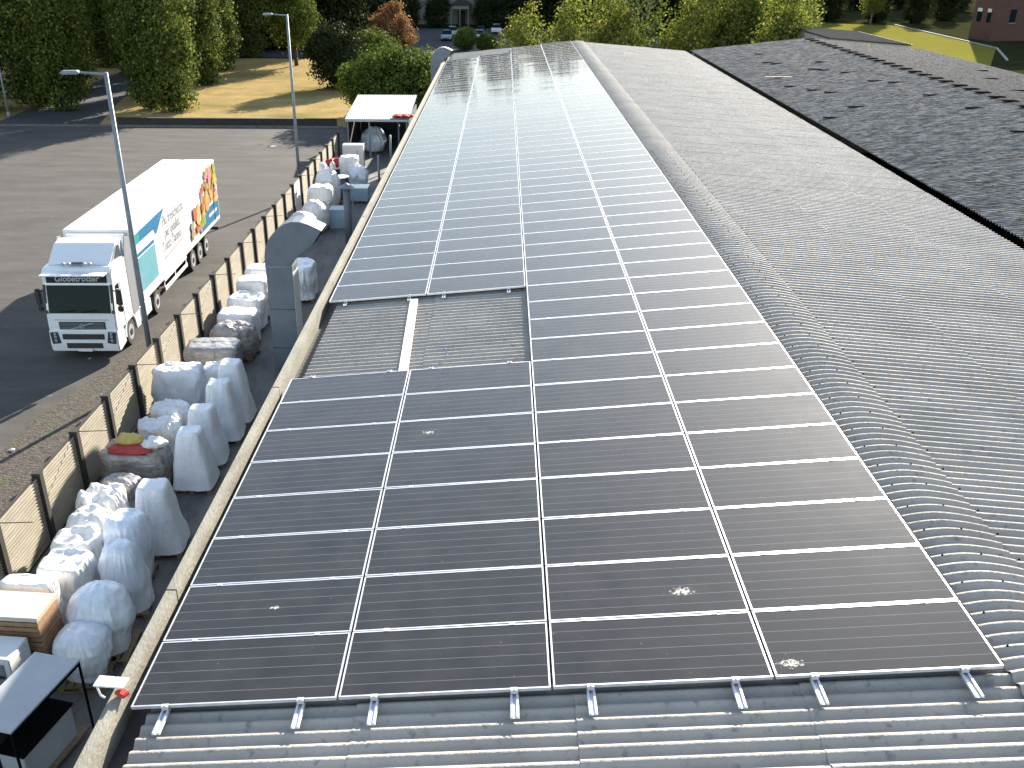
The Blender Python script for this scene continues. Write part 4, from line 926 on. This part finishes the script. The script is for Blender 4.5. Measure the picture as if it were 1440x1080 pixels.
def trunk_mesh(h, r, limbs, seed, spread=.5, lean=0.1, m='bark'):
    rd = random.Random(seed); mb = MB(); p = Vector((0, 0, -.1)); pts = [p]; k = 7
    for i in range(1, k + 1): pts.append(Vector((rd.gauss(0, lean) * .4 * i / k, rd.gauss(0, lean) * .4 * i / k, h * i / k)))
    for i in range(k): mb.cyl(pts[i], pts[i + 1], r * (1 - .8 * i / k), r * (1 - .8 * (i + 1) / k), 9)
    for _ in range(limbs):
        t = rd.uniform(.2, .95); b = pts[0].lerp(pts[-1], t); a = rd.uniform(0, 6.28); L_ = h * spread * rd.uniform(.5, 1) * (1.15 - t * .6)
        q = b.copy(); rr = r * .38 * (1 - t * .5)
        for s in range(4):
            e = q + Vector((math.cos(a + rd.gauss(0, .3)) * L_ / 4, math.sin(a + rd.gauss(0, .3)) * L_ / 4, L_ / 4 * rd.uniform(.4, 1.1)))
            mb.cyl(q, e, rr * (1 - s * .22), rr * (1 - (s + 1) * .22), 6); q = e
    me = mb.mesh('trunk', True); me.materials.append(M[m]); return me
LM = dict(
    poplar=leaf_mat('poplar_leaves', (0.036, 0.056, 0.013), (0.16, 0.20, 0.038), (0.32, 0.29, 0.08), .40),
    dark=leaf_mat('dark_leaves', (0.016, 0.025, 0.009), (0.042, 0.052, 0.015), None, .25),
    green=leaf_mat('green_leaves', (0.045, 0.070, 0.012), (0.135, 0.175, 0.030), (0.22, 0.21, 0.06), .36),
    yellowg=leaf_mat('yellow_green_leaves', (0.085, 0.11, 0.018), (0.22, 0.235, 0.045), (0.36, 0.31, 0.10), .5),
    orange=leaf_mat('orange_leaves', (0.17, 0.085, 0.032), (0.36, 0.20, 0.085), None, .4))
PB = [(0, 0, 1.6, 1.5, 1.5, 1.7), (0, 0, 4.5, 2.0, 1.9, 3.2), (.2, 0, 8.2, 2.15, 2.0, 3.4), (-.1, .1, 12, 1.75, 1.7, 3.4), (0, 0, 15.2, 1.0, 1.0, 2.2)]
def tree_proto(blobs, n, leaf, seed, lm, th, tr_, limbs, spread=.3, cl=.55, bark='bark', inner=.12):
    return crown_mesh('crown', blobs, n, leaf, seed, LM[lm], cl, inner), trunk_mesh(th, tr_, limbs, seed, spread, m=bark)
PROTO = {
    'poplar': [tree_proto(PB, 36000, .21, 1, 'poplar', 14.5, .32, 14, .12, .6), tree_proto([(b[0] * -1, b[1], b[2] * .96, b[3] * 1.1, b[4] * 1.05, b[5]) for b in PB], 36000, .21, 2, 'poplar', 14, .34, 14, .12, .6)],
    'broad': [tree_proto([(0, 0, 4.6, 2.6, 2.6, 2.8), (.8, .4, 6.6, 2.2, 2.2, 2.3), (-.9, -.2, 6.0, 2.0, 2.1, 2.2), (0, 0, 8.4, 1.9, 1.9, 1.9)], 30000, .21, 3, 'green', 6.5, .24, 10, .35)],
    'bush_dark': [tree_proto([(0, 0, 2.0, 2.5, 2.4, 1.9), (.7, 0, 3.8, 1.8, 1.9, 1.6), (-.8, .3, 3.2, 1.7, 1.6, 1.7), (.4, .2, 4.9, 1.1, 1.1, 1.0)], 28000, .19, 4, 'dark', 4, .18, 9, .4)],
    'bush': [tree_proto([(0, 0, 1.6, 2.4, 2.2, 1.6), (1.4, 0, 2.6, 2.0, 2.0, 1.7), (-1.3, .3, 2.4, 1.9, 1.9, 1.6), (.2, .2, 3.6, 1.7, 1.6, 1.3)], 28000, .19, 5, 'green', 3.4, .15, 9, .45)],
    'orange': [tree_proto([(0, 0, 2.1, 2.9, 2.7, 1.9), (.2, 0, 3.7, 2.2, 2.1, 1.7), (.1, 0, 5.0, 1.3, 1.3, 1.1)], 20000, .22, 6, 'orange', 5.2, .18, 12, .3)],
    'yellow': [tree_proto([(0, 0, 4.2, 2.3, 2.2, 2.5), (1.0, .2, 6.4, 2.1, 2.0, 2.2), (-1.0, -.2, 6.8, 2.0, 1.9, 2.1), (.1, .1, 8.8, 1.9, 1.8, 1.8), (0, 0, 10.4, 1.1, 1.1, 1.2)], 15000, .20, 7, 'yellowg', 8.5, .20, 14, .3, .6, 'pale_bark'),
               tree_proto([(0, 0, 3.6, 1.9, 1.9, 2.6), (.5, .2, 6.4, 1.9, 1.8, 2.4), (-.4, -.2, 8.6, 1.6, 1.5, 2.0)], 12000, .20, 8, 'yellowg', 8.0, .18, 12, .28, .6, 'pale_bark')],
    'sparse': [tree_proto([(0, 0, 4.6, 1.9, 1.9, 2.8), (.2, .2, 8.2, 1.8, 1.8, 2.4)], 1500, .24, 9, 'green', 10.5, .17, 30, .28, .7, 'pale_bark')],
    'wood': [tree_proto([(0, 0, 4.5, 4.6, 4.0, 4.2), (1.5, 0, 8.8, 4.2, 3.8, 4.2), (-1.8, .6, 9.4, 4.0, 3.8, 4.2), (0, 0, 13.4, 3.6, 3.4, 4.0), (0, 0, 2.0, 4.2, 3.8, 2.0)], 26000, .40, 10, 'dark', 13, .4, 10, .25, .9, inner=.2)],
    'hedge': [tree_proto([(0, 0, 1.5, 3.4, 1.6, 1.5), (1.6, 0, 2.2, 2.0, 1.5, 1.3), (-1.7, 0, 2.0, 2.0, 1.5, 1.3)], 6000, .36, 11, 'dark', 2.4, .12, 8, .4)],
}
def tree(kind, x, y, s, lab, cat='tree', grp=None, rz=None, var=0, sz=None, name=None):
    r = empty(name or {'poplar': 'poplar_tree', 'bush': 'bush', 'bush_dark': 'bush', 'hedge': 'hedge_bush'}.get(kind, 'broadleaf_tree'), (x, y, 0), (x * 7.3 + y * 3.1) % 6.28 if rz is None else rz, lab, cat, grp)
    r.scale = (s, s, sz or s); c, t_ = PROTO[kind][var % len(PROTO[kind])]
    for nm, me in (('crown', c), ('trunk', t_)):
        o = bpy.data.objects.new(nm, me); C.objects.link(o); o.parent = r
    return r
G1 = 'columnar poplars along the yard and lawn'
for i, (x, y, s, lab) in enumerate((
    (-43.5, 84.5, 1.12, 'dark columnar poplar at the left picture edge beside the short lamp'), (-39.6, 86.5, 1.10, 'dark columnar poplar second from the left edge'), (-36.4, 85.6, 1.05, 'dark poplar left of the shaded footpath opening'),
    (-30.6, 93.0, 1.08, 'dark poplar right behind the shaded footpath'), (-28.6, 86.6, 1.02, 'dark half of the poplar pair at the lawn corner, the left one'), (-26.4, 85.4, 1.12, 'sunlit poplar at the lawn corner just left of the dry grass'),
    (-28.4, 104.5, 1.08, 'poplar with sunlit right side, next behind the lawn corner one'), (-30.6, 118, 1.1, 'dark poplar farther back between two sunlit ones'), (-30.4, 134, 1.15, 'far poplar with light patches left of the round lawn tree'),
    (-33.5, 110, 1.1, 'dark poplar deep behind the footpath'), (-39, 112, 1.15, 'dark poplar behind the footpath end'), (-48, 92, 1.2, 'dark poplar outside the left edge of the yard'), (-46, 106, 1.2, 'far dark poplar behind the leftmost ones'), (-52, 100, 1.2, 'outermost dark poplar on the left'), (-41, 100, 1.1, 'dark poplar filling the gap left of the footpath'), (-36.2, 120, 1.15, 'dark poplar closing the view along the footpath'), (-45.5, 121, 1.2, 'dark poplar far back on the left'))):
    tree('poplar', x, y, s, lab, 'tree', G1, var=i)
tree('broad', -22.2, 123.6, 1.12, 'round green tree standing alone on the dry lawn')
tree('bush_dark', -13.5, 101.8, 1.12, 'dark rounded shrub tree with yellowish top beside the lawn', 'shrub')
tree('orange', -11.5, 139.5, 1.06, 'orange brown autumn tree behind the green bushes')
tree('bush', -6.9, 83.0, 1.18, 'bright green spreading bush behind the white shed roof, left of the far duct', 'bush')
tree('bush', -3.4, 82.0, 1.16, 'bright green bush right beside the far duct', 'bush', rz=2)
tree('bush', -10.4, 107, 1.1, 'yellow green bush between the dark shrub and the orange tree', 'bush', rz=4)
tree('bush', -1.7, 145, .62, 'small light green bush in front of the parked cars', 'bush', rz=1)
tree('bush', 1.5, 143, .5, 'small light green bush right of the parked cars', 'bush', rz=3)
for i, (k, x, y, s, lab) in enumerate((
    ('yellow', 5.6, 80, .80, 'slim yellow green tree left of the roof ridge end'), ('yellow', 8.9, 79, .92, 'yellow green tree right behind the roof ridge end'), ('yellow', 12.0, 78, .95, 'broad bright yellow green tree just right of the roof ridge'),
    ('sparse', 14.6, 80, 1.0, 'thin bare branched tree behind the grey roof'), ('sparse', 15.9, 84, 1.05, 'second thin bare tree beside the first behind the grey roof'), ('yellow', 19.4, 81, 1.0, 'yellow green tree behind the valley between the two roofs'),
    ('yellow', 22.2, 84, 1.0, 'reddish yellow tree behind the start of the dark roof'), ('broad', 24.2, 86, 1.0, 'darker green tree between two yellow ones behind the dark roof'), ('yellow', 26.4, 79, .98, 'dense yellow green tree behind the dark roof ridge'), ('yellow', 28.4, 84, .95, 'rightmost yellow green tree above the dark roof ridge'))):
    tree(k, x, y, s, lab, 'tree', 'trees behind the hall roofs', var=i)
GW = 'dark far trees of the background wood'
wl = ['left of the portico house', 'behind the round lawn tree', 'right of the portico house', 'behind the roof ridge trees', 'behind the dark roof', 'above the green lawn', 'left of the red building', 'behind the red building']
k = 0
WL = ((-8.2, 187.5, .42), (0.8, 188.5, .45), (4.6, 187, .5), (-13.5, 188, .45), (-46, 136, 1.1), (-38, 141, 1.1), (-27.5, 146, 1.1), (-20.5, 149, 1.0), (-52, 150, 1.3), (-42, 158, 1.3), (-33, 160, 1.2), (-24, 158, 1.25), (-17, 166, 1.2), (-60, 130, 1.2), (9, 190, 1.2), (17, 186, 1.25), (25, 176, 1.2), (34, 186, 1.3), (43, 190, 1.3), (51, 200, 1.1), (60, 206, .7),
                (69, 208, .5), (77, 205, .55), (84, 203, .5), (92, 210, .5), (-68, 140, 1.3), (102, 200, .6), (112, 262, 1.1), (98, 250, 1.0), (86, 246, .95), (74, 250, .95), (124, 250, 1.1), (64, 244, .9), (136, 270, 1.1), (106, 240, .8), (-34, 214, 1.5), (-22, 216, 1.55), (-10, 213, 1.5), (1, 215, 1.55), (12, 213, 1.5), (23, 216, 1.5), (38, 160, 1.2), (47, 168, 1.2))
WX = sorted(q[0] for q in WL)
for x, y, s in WL:
    nm = ('left' if x < -12 else 'middle' if x < 30 else 'right')
    tree('wood', x, y, s, 'dark tree of the far wood, %s one counted from the left' % ordinal(1 + WX.index(x)), 'tree', GW)
tree('yellow', 73.5, 198, 1.0, 'small yellow green tree at the far corner of the bright lawn')
tree('yellow', 83.0, 147, 1.3, 'leafy green tree at the right picture edge before the red building')
tree('hedge', 82.5, 141, 1.1, 'low dark hedge bush at the foot of the red building, near the right edge', 'hedge')
for i, x in enumerate((-31, -24, -17.5, 6.5, 13)):
    tree('hedge', x, 187.5, 1.1, 'dark hedge bush along the far car park, %s from the left' % ordinal(i + 1), 'hedge', 'hedge bushes at the far car park')

# ------------------------------------------------------------------ far buildings and cars
b = empty('portico_house', (-4.2, 196, 0), 0, 'pale house with a gabled entrance porch across the far car park', 'house')
MB().box((-6, 4, 5), (34, 8, 10)).obj('wall', 'plaster', b)
for i in range(7):
    for zz in (2.0, 5.6):
        if abs(-20 + i * 4.6) < 2.6 and zz < 4: continue
        f = MB().box((-20 + i * 4.6, -.03, zz), (1.3, .08, 1.7)).obj('window', 'glass', b); MB().box((-20 + i * 4.6, -.1, zz - .92), (1.6, .14, .1)).obj('sill', 'kerb', f)
MB().prism([(-23.6, 10), (11.6, 10), (11.0, 11.2), (-23.0, 11.2)], 'y', -.5, 8.5).obj('roof', 'roof_tile', b)
p = MB().prism([(-2.0, 3.55), (2.0, 3.55), (0, 4.7)], 'y', -7.2, -.06).obj('porch_roof', 'roof_tile', b)
MB().box((0, -7.0, 3.3), (3.4, .3, .5)).obj('porch_beam', 'plaster', b)
for x in (-1.55, 0, 1.55): MB().box((x, -7.0, 1.53), (.16, .16, 3.06)).obj('porch_post', 'plaster', b)
MB().box((0, -.03, 1.2), (1.4, .08, 2.4)).obj('door', 'roof_tile', b)
b = empty('red_building', (80.4, 162.2, 0), R(12), 'red brick block with two small windows at the right edge', 'building')
MB().box((7, 2.75, 8), (14, 5.5, 16)).obj('wall', 'brick', b)
for y, wd in ((1.5, .9), (3.9, 1.1)):
    for z in (3.6, 7.6):
        f = MB().box((-.03, y, z), (.1, wd, 1.9)).obj('window', 'glass', b); MB().box((-.10, y, z + .75), (.08, wd, .5)).obj('shutter_box', 'white_paint', f)
for x in (3.0, 6.5, 10.0):
    for z in (3.6, 7.6): f = MB().box((x, -.03, z), (1.0, .1, 1.9)).obj('window', 'glass', b); MB().box((x, -.08, z - 1.0), (1.2, .14, .1)).obj('sill', 'kerb', f)
MB().box((7, 2.75, 16.1), (14.5, 6.0, .3)).obj('roof', 'roof_tile', b)
def car(loc, rz, paint, lab):
    t = empty('parked_car', loc, rz, lab, 'car', 'cars in the far car park')
    MB().prism([(-2.0, .35), (-2.02, .7), (-1.85, .86), (-.95, .95), (1.75, 1.0), (2.0, .85), (2.0, .35)], 'x', -.86, .86).obj('body', paint, t, bevel=.06)
    MB().add([(-.74, -.95, .94), (.74, -.95, .94), (.78, 1.8, .98), (-.78, 1.8, .98), (-.60, -.25, 1.46), (.60, -.25, 1.46), (.62, 1.25, 1.48), (-.62, 1.25, 1.48)],
             [(4, 5, 6, 7), (0, 1, 5, 4), (1, 2, 6, 5), (2, 3, 7, 6), (3, 0, 4, 7)]).obj('windows', 'glass', t)
    MB().box((0, .5, 1.485), (1.2, 1.5, .03)).obj('roof', paint, t)
    for x in (-.74, .74):
        for y in (-1.28, 1.3): MB().cyl((x - .1, y, .32), (x + .1, y, .32), .32, n=16).obj('wheel', 'rubber', t)
        MB().box((x * .85, -2.0, .68), (.34, .06, .16)).obj('headlight', 'lamp_glass', t)
    MB().box((0, -2.02, .42), (.9, .04, .14)).obj('grille', 'plastic_dark', t)
car((-5.15, 161, 0), 0, 'car_blue', 'pale blue car, nearest in the far car park')
car((-4.6, 168.5, 0), R(4), 'car_white', 'whitish car parked behind the pale blue one')
car((0.0, 161.5, 0), 0, 'car_white', 'white car half hidden by the small light bush')
car((0.1, 170.0, 0), R(-3), 'car_dark', 'dark car parked behind the half hidden white one')
car((2.6, 175.2, 0), R(180), 'car_white', 'white car on the right seen from behind')
